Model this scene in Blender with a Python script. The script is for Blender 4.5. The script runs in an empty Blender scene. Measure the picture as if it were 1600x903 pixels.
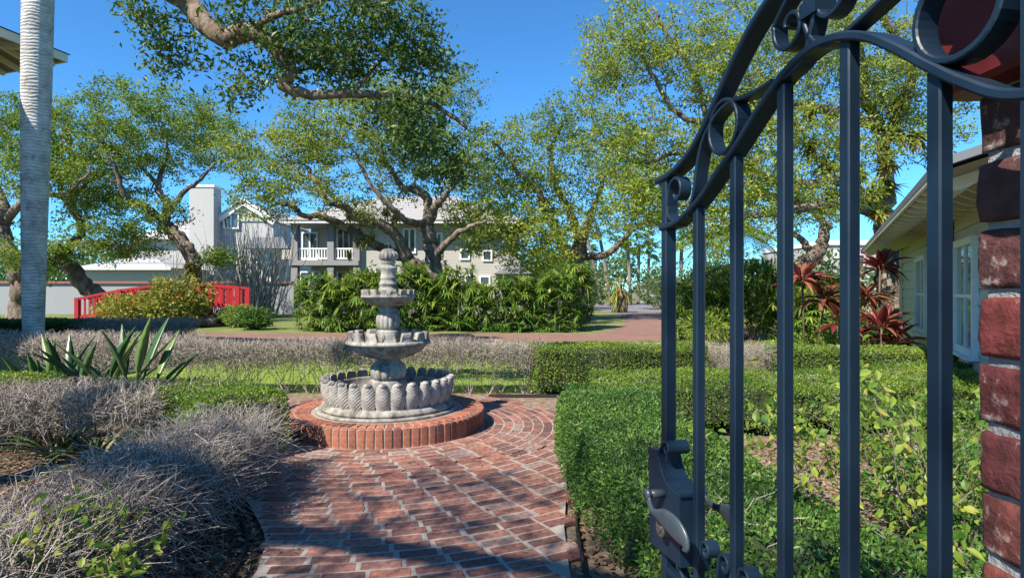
import bpy, math, random
import numpy as np
from mathutils import Vector, Matrix
R = math.radians
F = 950.0; CAMZ = 1.4
rng = np.random.default_rng(7)
random.seed(7)
C = bpy.context.scene.collection
scn = bpy.context.scene
# ---------------------------------------------------------------- camera, sky, sun, exposure
cam = bpy.data.cameras.new('camera'); camo = bpy.data.objects.new('camera', cam); C.objects.link(camo)
cam.sensor_width = 36; cam.lens = 36*F/1600; cam.clip_start = .02; cam.clip_end = 2000
camo.location = (0, 0, CAMZ); camo.rotation_euler = (R(90), 0, 0)
scn.camera = camo
SUN_EL = 46; SUN_AZ = 222       # azimuth clockwise from +Y (behind the camera, to the left)
wd = bpy.data.worlds.new('World'); scn.world = wd; wd.use_nodes = True
nt = wd.node_tree; bg = nt.nodes['Background']
sky = nt.nodes.new('ShaderNodeTexSky'); sky.sky_type = 'NISHITA'; sky.sun_disc = False
sky.sun_elevation = R(SUN_EL); sky.sun_rotation = R(SUN_AZ)
sky.air_density = .9; sky.dust_density = 0; sky.ozone_density = 6.0; sky.altitude = 2500
tn = nt.nodes.new('ShaderNodeMix'); tn.data_type = 'RGBA'; tn.blend_type = 'MULTIPLY'; tn.inputs[0].default_value = 1; tn.inputs[7].default_value = (.50, .96, 1.10, 1)
nt.links.new(sky.outputs[0], tn.inputs[6]); nt.links.new(tn.outputs[2], bg.inputs[0]); bg.inputs[1].default_value = .12
sl = bpy.data.lights.new('sun', 'SUN'); sl.energy = 5.0; sl.angle = R(.5); sl.color = (1, .91, .77)
so = bpy.data.objects.new('sun', sl); C.objects.link(so)
ce = math.cos(R(SUN_EL)); tosun = Vector((math.sin(R(SUN_AZ))*ce, math.cos(R(SUN_AZ))*ce, math.sin(R(SUN_EL))))
so.rotation_euler = tosun.to_track_quat('Z', 'Y').to_euler(); so.location = (-8, -14, 20)
scn.view_settings.view_transform = 'Standard'; scn.view_settings.look = 'None'
scn.view_settings.exposure = 1.05; scn.view_settings.gamma = 1; scn.view_settings.use_curve_mapping = False

# ---------------------------------------------------------------- helpers
def W(x, y, d):
    return np.array(((x-800)/F*d, d, CAMZ+(451.5-y)/F*d))
class MB:
    def __init__(s): s.V = []; s.F = []; s.T = []; s.n = 0
    def add(s, V, Fa, tint=None):
        V = np.asarray(V, float).reshape(-1, 3)
        fs = Fa if isinstance(Fa, list) and len(Fa) and isinstance(Fa[0], np.ndarray) else [np.asarray(Fa, int)]
        for f in fs:
            f = np.asarray(f, int)
            if f.size: s.F.append(f+s.n)
        s.V.append(V)
        t = np.zeros(len(V)) if tint is None else (np.full(len(V), tint) if np.isscalar(tint) else np.asarray(tint, float))
        s.T.append(t); s.n += len(V); return s
    def box(s, c, d, rz=0, tint=None, M=None):
        x, y, z = d[0]/2, d[1]/2, d[2]/2
        v = np.array([(-x,-y,-z),(x,-y,-z),(x,y,-z),(-x,y,-z),(-x,-y,z),(x,-y,z),(x,y,z),(-x,y,z)])
        if M is not None: v = v@M.T
        if rz: c_, s_ = math.cos(rz), math.sin(rz); v = v@np.array([[c_,s_,0],[-s_,c_,0],[0,0,1]])
        return s.add(v+np.array(c), [(0,3,2,1),(4,5,6,7),(0,1,5,4),(1,2,6,5),(2,3,7,6),(3,0,4,7)], tint)
    def bar(s, a, b, w, h, up=(0,0,1), tint=None):
        a = np.array(a, float); b = np.array(b, float); d = b-a; L = np.linalg.norm(d); d /= L
        up = np.array(up, float); sd = np.cross(d, up); sd /= np.linalg.norm(sd); u = np.cross(sd, d)
        return s.box((a+b)/2, (L, w, h), tint=tint, M=np.column_stack((d, sd, u)))
    def tube(s, P, r, k=6, tint=None, cap=True):
        P = np.asarray(P, float); n = len(P); r = np.broadcast_to(np.asarray(r, float), (n,))
        T = np.gradient(P, axis=0); T /= np.linalg.norm(T, axis=1)[:, None]+1e-9
        a = np.array((0, 0, 1.)) if abs(T[0][2]) < .9 else np.array((1., 0, 0))
        N = np.cross(T[0], a); N /= np.linalg.norm(N)
        V = np.empty((n, k, 3)); an = np.arange(k)*2*math.pi/k; ca, sa = np.cos(an)[:, None], np.sin(an)[:, None]
        for i in range(n):
            N = N-T[i]*np.dot(N, T[i]); N /= np.linalg.norm(N)+1e-9
            B = np.cross(T[i], N); V[i] = P[i]+r[i]*(ca*N+sa*B)
        i, j = np.meshgrid(np.arange(n-1), np.arange(k), indexing='ij'); i = i.ravel(); j = j.ravel(); j2 = (j+1) % k
        f = [np.column_stack((i*k+j, i*k+j2, (i+1)*k+j2, (i+1)*k+j))]
        V = V.reshape(-1, 3)
        if cap:
            V = np.vstack((V, P[0], P[-1])); a0 = n*k; q = np.arange(k); q2 = (q+1) % k
            f.append(np.column_stack((q2, q, np.full(k, a0)))); f.append(np.column_stack(((n-1)*k+q, (n-1)*k+q2, np.full(k, a0+1))))
        return s.add(V, f, tint)
    def lathe(s, prof, seg=48, c=(0,0,0), fl=None, tint=None):
        prof = np.asarray(prof, float); n = len(prof); th = np.arange(seg)*2*math.pi/seg
        rr = np.repeat(prof[:, 0][:, None], seg, 1); zz = np.repeat(prof[:, 1][:, None], seg, 1)
        if fl is not None: rr, zz = fl(rr, zz, th[None, :])
        V = np.stack((rr*np.cos(th), rr*np.sin(th), zz), -1).reshape(-1, 3)+np.array(c)
        i, j = np.meshgrid(np.arange(n-1), np.arange(seg), indexing='ij'); i = i.ravel(); j = j.ravel(); j2 = (j+1) % seg
        return s.add(V, np.column_stack((i*seg+j, i*seg+j2, (i+1)*seg+j2, (i+1)*seg+j)), tint)
    def poly(s, pts, z=None, tint=None):
        P = [(p[0], p[1], z) for p in pts] if z is not None else pts
        s.V.append(np.asarray(P, float)); s.T.append(np.zeros(len(P)) if tint is None else np.full(len(P), tint))
        s.F.append([tuple(range(s.n, s.n+len(P)))]); s.n += len(P); return s
    def mesh(s, name, mat, smooth=False):
        V = np.vstack(s.V); me = bpy.data.meshes.new(name)
        lt = []; lv = []
        for f in s.F:
            if isinstance(f, list):
                for q in f: lt.append(np.array([len(q)])); lv.append(np.array(q))
            else: lt.append(np.full(len(f), f.shape[1])); lv.append(f.ravel())
        lt = np.concatenate(lt); lv = np.concatenate(lv)
        me.vertices.add(len(V)); me.vertices.foreach_set('co', V.ravel())
        me.loops.add(len(lv)); me.loops.foreach_set('vertex_index', lv.astype(np.int32))
        me.polygons.add(len(lt)); me.polygons.foreach_set('loop_start', np.concatenate(([0], np.cumsum(lt)[:-1])).astype(np.int32))
        me.polygons.foreach_set('loop_total', lt.astype(np.int32))
        me.polygons.foreach_set('use_smooth', np.full(len(lt), bool(smooth)))
        a = me.attributes.new('tint', 'FLOAT', 'POINT'); a.data.foreach_set('value', np.concatenate(s.T).astype(np.float32))
        me.update(); me.validate()
        me.materials.append(M[mat] if isinstance(mat, str) else mat); return me
    def build(s, name, mat, parent=None, smooth=False, loc=None, **kw):
        o = bpy.data.objects.new(name, s.mesh(name, mat, smooth)); C.objects.link(o)
        if parent is not None: o.parent = parent
        if loc is not None: o.location = loc
        return tag(o, **kw)
def tag(o, label=None, cat=None, group=None, kind=None):
    if label: o['label'] = label
    if cat: o['category'] = cat
    if group: o['group'] = group
    if kind: o['kind'] = kind
    return o
def thing(name, label, cat, loc=(0,0,0), rz=0, group=None):
    o = bpy.data.objects.new(name, None); C.objects.link(o); o.location = loc; o.rotation_euler = (0, 0, rz)
    return tag(o, label, cat, group)
def inst(name, me, parent, loc=(0,0,0), rot=(0,0,0), sc=(1,1,1)):
    o = bpy.data.objects.new(name, me); C.objects.link(o); o.parent = parent
    o.location = loc; o.rotation_euler = rot; o.scale = sc; return o
def unit(v): return v/(np.linalg.norm(v, axis=-1, keepdims=True)+1e-9)
def rdir(n, zb=0., zs=1.):
    v = rng.normal(size=(n, 3)); v[:, 2] = v[:, 2]*zs+zb; return unit(v)
def leaves(mb, P, D, N, L, Wd, tint, fold=.2):
    n = len(P); L = np.broadcast_to(L, (n,))[:, None]; Wd = np.broadcast_to(Wd, (n,))[:, None]
    S = unit(np.cross(D, N)); N = unit(np.cross(S, D))
    V = np.stack((P, P+D*L*.45+S*Wd/2+N*fold*Wd, P+D*L, P+D*L*.45-S*Wd/2+N*fold*Wd), 1).reshape(-1, 3)
    b = np.arange(n)[:, None]*4
    mb.add(V, np.vstack((b+np.array([[0, 1, 2]]), b+np.array([[0, 2, 3]]))), np.repeat(np.clip(np.broadcast_to(tint, (n,)), 0, 1), 4))
def leaves6(mb, P, D, N, L, Wd, tint, fold=.15, droop=.2):
    n = len(P); L = np.broadcast_to(L, (n,))[:, None]; Wd = np.broadcast_to(Wd, (n,))[:, None]
    S = unit(np.cross(D, N)); N = unit(np.cross(S, D)); c = lambda t: P+D*L*t-N*L*droop*t*t
    V = np.stack((P, c(.3)+S*Wd*.5+N*fold*Wd, c(.62)+S*Wd*.42+N*fold*Wd, c(1.), c(.62)-S*Wd*.42+N*fold*Wd, c(.3)-S*Wd*.5+N*fold*Wd, c(.5)), 1).reshape(-1, 3)
    b = np.arange(n)[:, None]*7
    mb.add(V, np.vstack([b+np.array([q]) for q in ((0,1,6),(1,2,6),(2,3,6),(3,4,6),(4,5,6),(5,0,6))]), np.repeat(np.clip(np.broadcast_to(tint, (n,)), 0, 1), 7))
def blades(mb, P, D, L, Wd, droop, tint, seg=3, N=None):
    n = len(P); L = np.broadcast_to(L, (n,)).astype(float); Wd = np.broadcast_to(Wd, (n,)).astype(float); droop = np.broadcast_to(droop, (n,)).astype(float)
    up = np.array((0, 0, 1.)) if N is None else N
    S = np.cross(D, up+rng.normal(size=(n, 3))*.15); S = unit(S)
    Vs = []
    for k in range(seg+1):
        t = k/seg; c = P+D*(L*t)[:, None]; c[:, 2] -= droop*L*t*t
        w = Wd*(.45+.55*math.sin(math.pi*min(1, t*1.1+.1)))*(1 if k < seg else .08)
        Vs += [c+S*(w/2)[:, None], c-S*(w/2)[:, None]]
    V = np.stack(Vs, 1).reshape(-1, 3); m = 2*(seg+1); b = np.arange(n)[:, None]*m
    f = np.vstack([b+np.array([[2*k, 2*k+1, 2*k+3, 2*k+2]]) for k in range(seg)])
    mb.add(V, f, np.repeat(np.clip(np.broadcast_to(tint, (n,)), 0, 1), m))
def twigs(mb, A, B, r, tint):
    n = len(A); d = unit(B-A); a = np.where(np.abs(d[:, 2:3]) < .8, np.array([[0, 0, 1.]]), np.array([[1., 0, 0]]))
    N = unit(np.cross(d, a)); Bn = np.cross(d, N); r = np.broadcast_to(r, (n,))[:, None]
    vs = []
    for k in range(3):
        o = math.cos(k*2.0944)*N+math.sin(k*2.0944)*Bn; vs.append(A+o*r)
    for k in range(3):
        o = math.cos(k*2.0944)*N+math.sin(k*2.0944)*Bn; vs.append(B+o*r*.5)
    V = np.stack(vs, 1).reshape(-1, 3); b = np.arange(n)[:, None]*6
    mb.add(V, np.vstack([b+np.array([[k, (k+1) % 3, 3+(k+1) % 3, 3+k]]) for k in range(3)]), np.repeat(np.broadcast_to(tint, (n,)), 6))

# ---------------------------------------------------------------- materials
M = {}
def newmat(name):
    m = bpy.data.materials.new(name); m.use_nodes = True; M[name] = m
    return m, m.node_tree, m.node_tree.nodes['Principled BSDF']
def ramp(nt, src, cols):
    r = nt.nodes.new('ShaderNodeValToRGB'); e = r.color_ramp.elements
    while len(e) < len(cols): e.new(.5)
    for i, c in enumerate(cols):
        e[i].position = i/(len(cols)-1) if len(c) == 3 else c[3]; e[i].color = (*c[:3], 1)
    nt.links.new(src, r.inputs[0]); return r
def noise(nt, scale, detail=5, rough=.6, co='Object', sc=None):
    t = nt.nodes.new('ShaderNodeTexCoord'); n = nt.nodes.new('ShaderNodeTexNoise'); n.inputs['Scale'].default_value = scale
    n.inputs['Detail'].default_value = detail; n.inputs['Roughness'].default_value = rough
    src = t.outputs[co]
    if sc:
        mp = nt.nodes.new('ShaderNodeMapping'); mp.inputs['Scale'].default_value = sc; nt.links.new(src, mp.inputs[0]); src = mp.outputs[0]
    nt.links.new(src, n.inputs['Vector']); return n
def bump(nt, p, src, st=.4, dist=.02):
    b = nt.nodes.new('ShaderNodeBump'); b.inputs['Strength'].default_value = st; b.inputs['Distance'].default_value = dist
    nt.links.new(src, b.inputs['Height']); nt.links.new(b.outputs[0], p.inputs['Normal']); return b
def mixc(nt, a, b, fac, mode='MULTIPLY'):
    x = nt.nodes.new('ShaderNodeMix'); x.data_type = 'RGBA'; x.blend_type = mode
    for s_, i in ((a, 6), (b, 7), (fac, 0)):
        if hasattr(s_, 'links') or hasattr(s_, 'node'): nt.links.new(s_, x.inputs[i])
        elif isinstance(s_, (int, float)): x.inputs[i].default_value = s_
        else: x.inputs[i].default_value = (*s_, 1)
    return x.outputs[2]
def simple(name, cols, scale=6, rough=.7, bst=.3, bd=.01, bscale=None, co='Object', spec=.4, sc=None):
    m, nt, p = newmat(name); n = noise(nt, scale, co=co, sc=sc); r = ramp(nt, n.outputs[0], cols)
    nt.links.new(r.outputs[0], p.inputs['Base Color']); p.inputs['Roughness'].default_value = rough; p.inputs['Specular IOR Level'].default_value = spec
    if bst:
        n2 = noise(nt, bscale or scale*4, co=co, sc=sc); bump(nt, p, n2.outputs[0], bst, bd)
    return m
def leafmat(name, cols, trans=.35, rough=.45):
    m, nt, p = newmat(name); a = nt.nodes.new('ShaderNodeAttribute'); a.attribute_name = 'tint'
    r = ramp(nt, a.outputs['Fac'], cols); nt.links.new(r.outputs[0], p.inputs['Base Color'])
    p.inputs['Roughness'].default_value = rough; p.inputs['Specular IOR Level'].default_value = .35
    t = nt.nodes.new('ShaderNodeBsdfTranslucent'); g = nt.nodes.new('ShaderNodeGamma'); g.inputs[1].default_value = .85
    nt.links.new(r.outputs[0], g.inputs[0]); nt.links.new(g.outputs[0], t.inputs[0])
    mx = nt.nodes.new('ShaderNodeMixShader'); mx.inputs[0].default_value = trans
    nt.links.new(p.outputs[0], mx.inputs[1]); nt.links.new(t.outputs[0], mx.inputs[2])
    nt.links.new(mx.outputs[0], nt.nodes['Material Output'].inputs[0]); return m
def tintmat(name, cols, rough=.8, nscale=25, spec=.3, obj_random=False, bst=.4, bd=.004):
    m, nt, p = newmat(name)
    if obj_random: a = nt.nodes.new('ShaderNodeObjectInfo'); src = a.outputs['Random']
    else: a = nt.nodes.new('ShaderNodeAttribute'); a.attribute_name = 'tint'; src = a.outputs['Fac']
    r = ramp(nt, src, cols); n = noise(nt, nscale); r2 = ramp(nt, n.outputs[0], [(.45, .45, .45, .3), (1.25, 1.25, 1.25, .7)])
    nt.links.new(mixc(nt, r.outputs[0], r2.outputs[0], 1.0), p.inputs['Base Color'])
    p.inputs['Roughness'].default_value = rough; p.inputs['Specular IOR Level'].default_value = spec
    if bst: bump(nt, p, n.outputs[0], bst, bd)
    return m
PB = [(.11,.06,.054), (.20,.09,.073), (.28,.12,.088), (.155,.075,.064), (.34,.155,.112), (.16,.095,.085), (.235,.105,.08), (.25,.185,.165)]
tintmat('path_brick', PB, .75, 35, obj_random=True); tintmat('path_brick_joined', PB, .75, 35)
tintmat('plinth_brick', [(.20,.075,.052), (.33,.125,.08), (.39,.16,.10), (.27,.10,.065), (.17,.07,.055)], .7, 30, obj_random=True)
mp_ = tintmat('pillar_brick', [(.05,.018,.026), (.16,.028,.026), (.07,.03,.032), (.34,.06,.03), (.09,.025,.03), (.26,.035,.025)], .8, 40, .5, obj_random=True, bst=.9, bd=.008)
nt = mp_.node_tree; p = nt.nodes['Principled BSDF']; src = p.inputs['Base Color'].links[0].from_socket; n = noise(nt, 11, 7, .75); rw = ramp(nt, n.outputs[0], [(0,0,0,.57), (.8,.8,.8,.66)])
nt.links.new(mixc(nt, src, (.42,.36,.34), rw.outputs[0], 'MIX'), p.inputs['Base Color'])
simple('mortar', [(.19,.17,.15), (.35,.32,.285)], 9, .95, .5, .005)
simple('pillar_mortar', [(.22,.225,.235), (.33,.335,.345)], 25, .95, .9, .008)
ms_ = simple('stone', [(.09,.085,.078,.3), (.27,.255,.23,.48), (.40,.375,.335,.72)], 6, .92, .6, .008, 70)
nt = ms_.node_tree; p = nt.nodes['Principled BSDF']; src = p.inputs['Base Color'].links[0].from_socket; n = noise(nt, 1, 4, .6, sc=(14, 14, 1.6)); rw = ramp(nt, n.outputs[0], [(.42,.41,.40,.38), (1,1,1,.56)])
nt.links.new(mixc(nt, src, rw.outputs[0], .85), p.inputs['Base Color'])
m, nt, p = newmat('petal_stone'); n = noise(nt, 9); r = ramp(nt, n.outputs[0], [(.13,.126,.12,.3), (.34,.325,.30,.55), (.46,.435,.40,.8)]); p.inputs['Roughness'].default_value = .9
tc = nt.nodes.new('ShaderNodeTexCoord'); sx = nt.nodes.new('ShaderNodeSeparateXYZ'); nt.links.new(tc.outputs['Object'], sx.inputs[0])
ab = nt.nodes.new('ShaderNodeMath'); ab.operation = 'ABSOLUTE'; nt.links.new(sx.outputs[1], ab.inputs[0])
m1 = nt.nodes.new('ShaderNodeMath'); m1.operation = 'MULTIPLY'; m1.inputs[1].default_value = 1.0; nt.links.new(ab.outputs[0], m1.inputs[0])
m2 = nt.nodes.new('ShaderNodeMath'); m2.operation = 'SUBTRACT'; nt.links.new(sx.outputs[2], m2.inputs[0]); nt.links.new(m1.outputs[0], m2.inputs[1])
m3 = nt.nodes.new('ShaderNodeMath'); m3.operation = 'MULTIPLY'; m3.inputs[1].default_value = 210; nt.links.new(m2.outputs[0], m3.inputs[0])
m4 = nt.nodes.new('ShaderNodeMath'); m4.operation = 'SINE'; nt.links.new(m3.outputs[0], m4.inputs[0]); bump(nt, p, m4.outputs[0], .4, .005)
rv = ramp(nt, m4.outputs[0], [(.93,.92,.91), (1.03,1.03,1.03)]); nt.links.new(mixc(nt, r.outputs[0], rv.outputs[0], 1.0), p.inputs['Base Color'])
simple('bark', [(.05,.035,.028,.3), (.15,.115,.09,.5), (.27,.23,.19,.7)], 5, .95, .9, .04, 14, sc=(1, 1, .35))
simple('near_bark', [(.05,.035,.025,.3), (.17,.12,.085,.5), (.30,.25,.2,.7)], 14, .95, .9, .02, 30, sc=(1, 1, .5))
m, nt, p = newmat('palm_bark'); n = noise(nt, 4); r = ramp(nt, n.outputs[0], [(.24,.23,.22,.3), (.52,.51,.50,.65)])
n3 = noise(nt, 9, 3, sc=(1, 1, .6)); r3 = ramp(nt, n3.outputs[0], [(.45,.45,.43,.3), (1, 1, 1, .42)])
tc = nt.nodes.new('ShaderNodeTexCoord'); wv = nt.nodes.new('ShaderNodeTexWave'); wv.bands_direction = 'Z'; wv.inputs['Scale'].default_value = 5.5
wv.inputs['Distortion'].default_value = 7; wv.inputs['Detail'].default_value = 3; nt.links.new(tc.outputs['Object'], wv.inputs[0])
r2 = ramp(nt, wv.outputs[0], [(.5,.5,.5,0), (1, 1, 1, .16)])
nt.links.new(mixc(nt, mixc(nt, r.outputs[0], r2.outputs[0], .8), r3.outputs[0], .7), p.inputs['Base Color']); p.inputs['Roughness'].default_value = .9; bump(nt, p, wv.outputs[0], .6, .015)
leafmat('oak_leaf', [(.05,.105,.012), (.135,.215,.02), (.27,.33,.035), (.38,.40,.06)], .45)
leafmat('oak_leaf_green', [(.05,.10,.012), (.12,.21,.02), (.22,.31,.03), (.34,.38,.045)], .45)
leafmat('near_oak_leaf', [(.025,.06,.012), (.06,.12,.02), (.12,.19,.03), (.24,.28,.05)], .38)
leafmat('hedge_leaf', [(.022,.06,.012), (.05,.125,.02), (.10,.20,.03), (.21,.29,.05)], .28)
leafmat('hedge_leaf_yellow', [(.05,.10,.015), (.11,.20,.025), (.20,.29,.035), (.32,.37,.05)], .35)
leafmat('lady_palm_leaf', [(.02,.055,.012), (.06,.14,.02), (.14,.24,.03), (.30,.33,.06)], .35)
leafmat('fern_leaf', [(.07,.13,.02), (.15,.22,.03), (.26,.30,.05), (.30,.17,.07)], .35)
leafmat('croton_leaf', [(.04,.11,.02), (.16,.22,.03), (.38,.34,.05), (.42,.14,.03)], .3)
leafmat('vine_leaf', [(.05,.13,.02), (.14,.24,.03), (.27,.33,.05), (.38,.34,.07)], .4)
leafmat('sprout_leaf', [(.06,.17,.02), (.12,.27,.03), (.2,.34,.05)], .4)
leafmat('far_leaf', [(.03,.07,.02), (.07,.13,.03), (.12,.18,.05), (.18,.22,.07)], .35)
leafmat('grass_blade', [(.10,.20,.02), (.18,.30,.03), (.28,.38,.05)], .35)
leafmat('strelitzia_leaf', [(.03,.085,.03), (.06,.13,.045), (.13,.20,.06)], .2, .35)
leafmat('strap_leaf', [(.02,.045,.015), (.045,.09,.025), (.10,.14,.04), (.24,.19,.11)], .2)
leafmat('ti_leaf', [(.11,.02,.03), (.26,.04,.045), (.36,.10,.07), (.22,.12,.06)], .3, .4)
tintmat('dead_twig', [(.09,.068,.05), (.24,.20,.17), (.44,.40,.36), (.30,.21,.14)], .9, 30, bst=0)
tintmat('mulch_chip', [(.05,.03,.02), (.16,.095,.055), (.28,.18,.10), (.36,.27,.18)], .95, 30, bst=0)
tintmat('cane', [(.24,.20,.17), (.42,.38,.33), (.55,.51,.46)], .85, 10, bst=0)
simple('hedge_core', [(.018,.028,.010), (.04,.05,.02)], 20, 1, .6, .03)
simple('mulch', [(.03,.02,.014,.3), (.11,.07,.045,.5), (.24,.17,.11,.7)], 22, 1, .9, .02, 45, co='Generated' if 0 else 'Object')
simple('sandy_soil', [(.10,.075,.05,.3), (.24,.18,.13,.6), (.34,.28,.22,.75)], 12, 1, .7, .02, 50)
simple('lawn', [(.10,.17,.02,.3), (.19,.28,.03,.5), (.27,.34,.05,.7)], 5, 1, .8, .03, 90)
simple('ground', [(.06,.09,.02,.3), (.13,.16,.04,.5), (.20,.19,.08,.7)], .6, 1, .5, .05, 9)
m, nt, p = newmat('drive_brick'); tc = nt.nodes.new('ShaderNodeTexCoord'); bt = nt.nodes.new('ShaderNodeTexBrick'); nt.links.new(tc.outputs['Object'], bt.inputs[0])
bt.inputs['Scale'].default_value = 1; bt.inputs['Brick Width'].default_value = .22; bt.inputs['Row Height'].default_value = .11; bt.inputs['Mortar Size'].default_value = .006
bt.inputs['Color1'].default_value = (.24,.115,.085, 1); bt.inputs['Color2'].default_value = (.16,.08,.066, 1); bt.inputs['Mortar'].default_value = (.24,.21,.185, 1)
n = noise(nt, .5); r = ramp(nt, n.outputs[0], [(.7,.7,.7), (1.2,1.15,1.1)]); nt.links.new(mixc(nt, bt.outputs[0], r.outputs[0], 1.0), p.inputs['Base Color']); p.inputs['Roughness'].default_value = .9
simple('shaded_paving', [(.12,.115,.12), (.21,.20,.205)], 3, .95, .4, .01, 60)  # drive paving with its lavender grey shade put into the colour
def paint(name, col, rough=.6, var=.82, scale=3, spec=.4):
    return simple(name, [tuple(c*var for c in col), col], scale, rough, .12, .004, 40, spec=spec)
paint('gate_paint', (.008,.024,.048), .44, .5, 26, .38); paint('worn_metal', (.055,.075,.095), .38, .4, 40, .6)
m, nt, p = newmat('lock_brass'); p.inputs['Base Color'].default_value = (.22,.19,.17, 1); p.inputs['Metallic'].default_value = .8; p.inputs['Roughness'].default_value = .42
n = noise(nt, 40); bump(nt, p, n.outputs[0], .2, .002)
paint('corbel_paint', (.15,.018,.02), .5, .6, 10); paint('red_paint', (.42,.02,.028), .5, .7); paint('cream_wall', (.55,.525,.49)); paint('cream_trim', (.68,.64,.54))
paint('white_paint', (.78,.78,.76)); paint('grey_wall', (.27,.28,.30), .9, .85, .6); paint('pale_grey', (.55,.55,.55)); paint('coping', (.25,.11,.08), .9)
paint('column_grey', (.24,.24,.25)); paint('white_wall', (.40,.395,.385), .8, .8, .5); paint('beige_wall', (.48,.43,.34)); pass
paint('soffit_board', (.24,.20,.155)); paint('dark_shingle', (.16,.17,.19), .9, .6, 2); paint('brown_pipe', (.10,.075,.05)); paint('curtain', (.66,.68,.68), .9); paint('edging', (.02,.018,.016), .7)
def striped(name, col, per, dark=.55, axis='Z', duty=.1):
    m, nt, p = newmat(name); tc = nt.nodes.new('ShaderNodeTexCoord'); wv = nt.nodes.new('ShaderNodeTexWave'); wv.wave_profile = 'SAW'; wv.bands_direction = axis
    wv.inputs['Scale'].default_value = 2*math.pi/20/per; nt.links.new(tc.outputs['Object'], wv.inputs[0])
    r = ramp(nt, wv.outputs[0], [(dark,)*3+(0,), (1,1,1,duty), (1,1,1,1)]); n = noise(nt, 1.2); r2 = ramp(nt, n.outputs[0], [(.85,)*3, (1.08,)*3])
    c = mixc(nt, mixc(nt, col, r.outputs[0], 1.0), r2.outputs[0], 1.0); nt.links.new(c, p.inputs['Base Color']); p.inputs['Roughness'].default_value = .75
    bump(nt, p, wv.outputs[0], .5, .02); return m
striped('roof_metal', (.30,.29,.285), .25, .7); striped('grey_siding', (.40,.39,.365), .18, .45); striped('white_siding', (.42,.42,.42), .18, .6); striped('seam_roof', (.36,.36,.36), .38, .45, 'Z', .3)
def glass(name, col, rough=.06):
    m, nt, p = newmat(name); p.inputs['Base Color'].default_value = (*col, 1); p.inputs['Roughness'].default_value = rough; p.inputs['Specular IOR Level'].default_value = .9
    n = noise(nt, 1.5, 2); bump(nt, p, n.outputs[0], .03, .02)
glass('window_glass', (.05,.07,.08)); glass('pale_glass', (.20,.26,.28))

# ---------------------------------------------------------------- ground, lawn, drive, beds
FC = np.array((-1.25, 6.15)); PR = .96; CR = 1.85
def sheet(name, pts, z, mat, sub=1, **kw):
    return MB().poly(pts, z).build(name, mat, **kw)
sheet('ground', [(-400,-60),(400,-60),(400,500),(-400,500)], 0, 'ground', kind='structure')
sheet('lawn', [(-16,8.2),(9,8.2),(9,16.0),(-16,16.0)], .004, 'lawn', kind='structure')
sheet('driveway', [(-26,16.1),(14,16.1),(13.5,19),(9.5,20.5),(8.6,26),(9.3,34),(5.8,34),(4.9,26),(3.6,21),(2.5,18.9),(-26,19.6)], .008, 'drive_brick', kind='structure')
sheet('shaded_drive', [(5.8,34.01),(9.3,34.01),(11,42),(40,46),(40,60),(-10,60),(5,46)], .008, 'shaded_paving', kind='structure')  # far end of the same drive, shade painted as a grey surface
sheet('mulch_bed', [(-9,.5),(-.6,.5),(-.6,4),(-1.3,4.6),(-3.1,5.6),(-3.1,7.9),(-9,7.9)], .006, 'mulch', kind='structure')
sheet('sandy_bed', [(-.1,.5),(7,.5),(7,8.15),(-3.09,8.15),(-3.09,7.2),(-.1,7.2)], .006, 'sandy_soil', kind='structure')

# ---------------------------------------------------------------- brick path
def xl(Y): return np.interp(Y, [1, 2.95, 3.3, 3.5, 3.85, 4.17, 4.6], [-1.15, -1.24, -1.33, -1.44, -1.66, -1.89, -2.12])
def xr(Y): return np.interp(Y, [1, 2.96, 3.5, 4.3, 5, 5.7], [.24, .25, .27, .36, .42, .5])
def inpath(x, y):
    if y > 7.72: return False
    if math.hypot(x-FC[0], y-FC[1]) < CR: return True
    return 1.4 < y < (5.7 if x > -.5 else 4.9) and xl(y)-.04 < x < xr(y)+.04
pb = [(xl(y)+.0, y) for y in np.arange(1.3, 4.61, .15)]+[(FC[0]+CR*1.0*math.cos(a), min(7.74, FC[1]+CR*1.0*math.sin(a))) for a in np.arange(R(212), R(-32), -R(6))]+[(xr(y)+.03, y) for y in np.arange(5.6, 1.29, -.15)]
path = sheet('brick_path', pb, .0312, 'mortar', kind='structure')
def brickmesh(l, w, h, b, j):
    mb = MB(); V = []
    for z, i in ((0, 0), (h-b, 0), (h, b*1.2)):
        for sx_, sy_ in ((-1,-1),(1,-1),(1,1),(-1,1)):
            V.append((sx_*(l/2-i)+random.uniform(-j, j), sy_*(w/2-i)+random.uniform(-j, j), z+(random.uniform(-j, j)*.5 if z else 0)))
    f = [(8,9,10,11)]
    for k in range(4):
        k2 = (k+1) % 4; f += [(k, k2, 4+k2, 4+k), (4+k, 4+k2, 8+k2, 8+k)]
    return np.array(V), f
bvars = []
for k in range(8):
    V, f = brickmesh(.204, .0875, .022, .005, .004); mb = MB(); mb.add(V, f); bvars.append((V, f, mb.mesh('brick', 'path_brick')))
spots = []
r_ = PR+.06; row = 0
while r_ < 4.9:
    nb = int(2*math.pi*r_/.219); st = 2*math.pi/nb; ph = (row % 2)*.5*st+random.uniform(-.1, .1)*st
    for k in range(nb):
        a = ph+k*st; x = FC[0]+r_*math.cos(a); y = FC[1]+r_*math.sin(a)
        if inpath(x, y) and inpath(x+.06*math.sin(a), y-.06*math.cos(a)): spots.append((x, y, a+math.pi/2, r_))
    r_ += .0985; row += 1
def inview(x, y): return y > .5 and abs(x/y) < .86 and 451.5+CAMZ*F/y < 915
def hidden(x, y):                      # behind the fountain and its plinth
    return y > 6.6 and abs((x/y)-(FC[0]/FC[1])) < .09
spots.sort(key=lambda s_: (0 if inview(s_[0], s_[1]) and not hidden(s_[0], s_[1]) else 1, s_[1]))
rest = MB()
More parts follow.
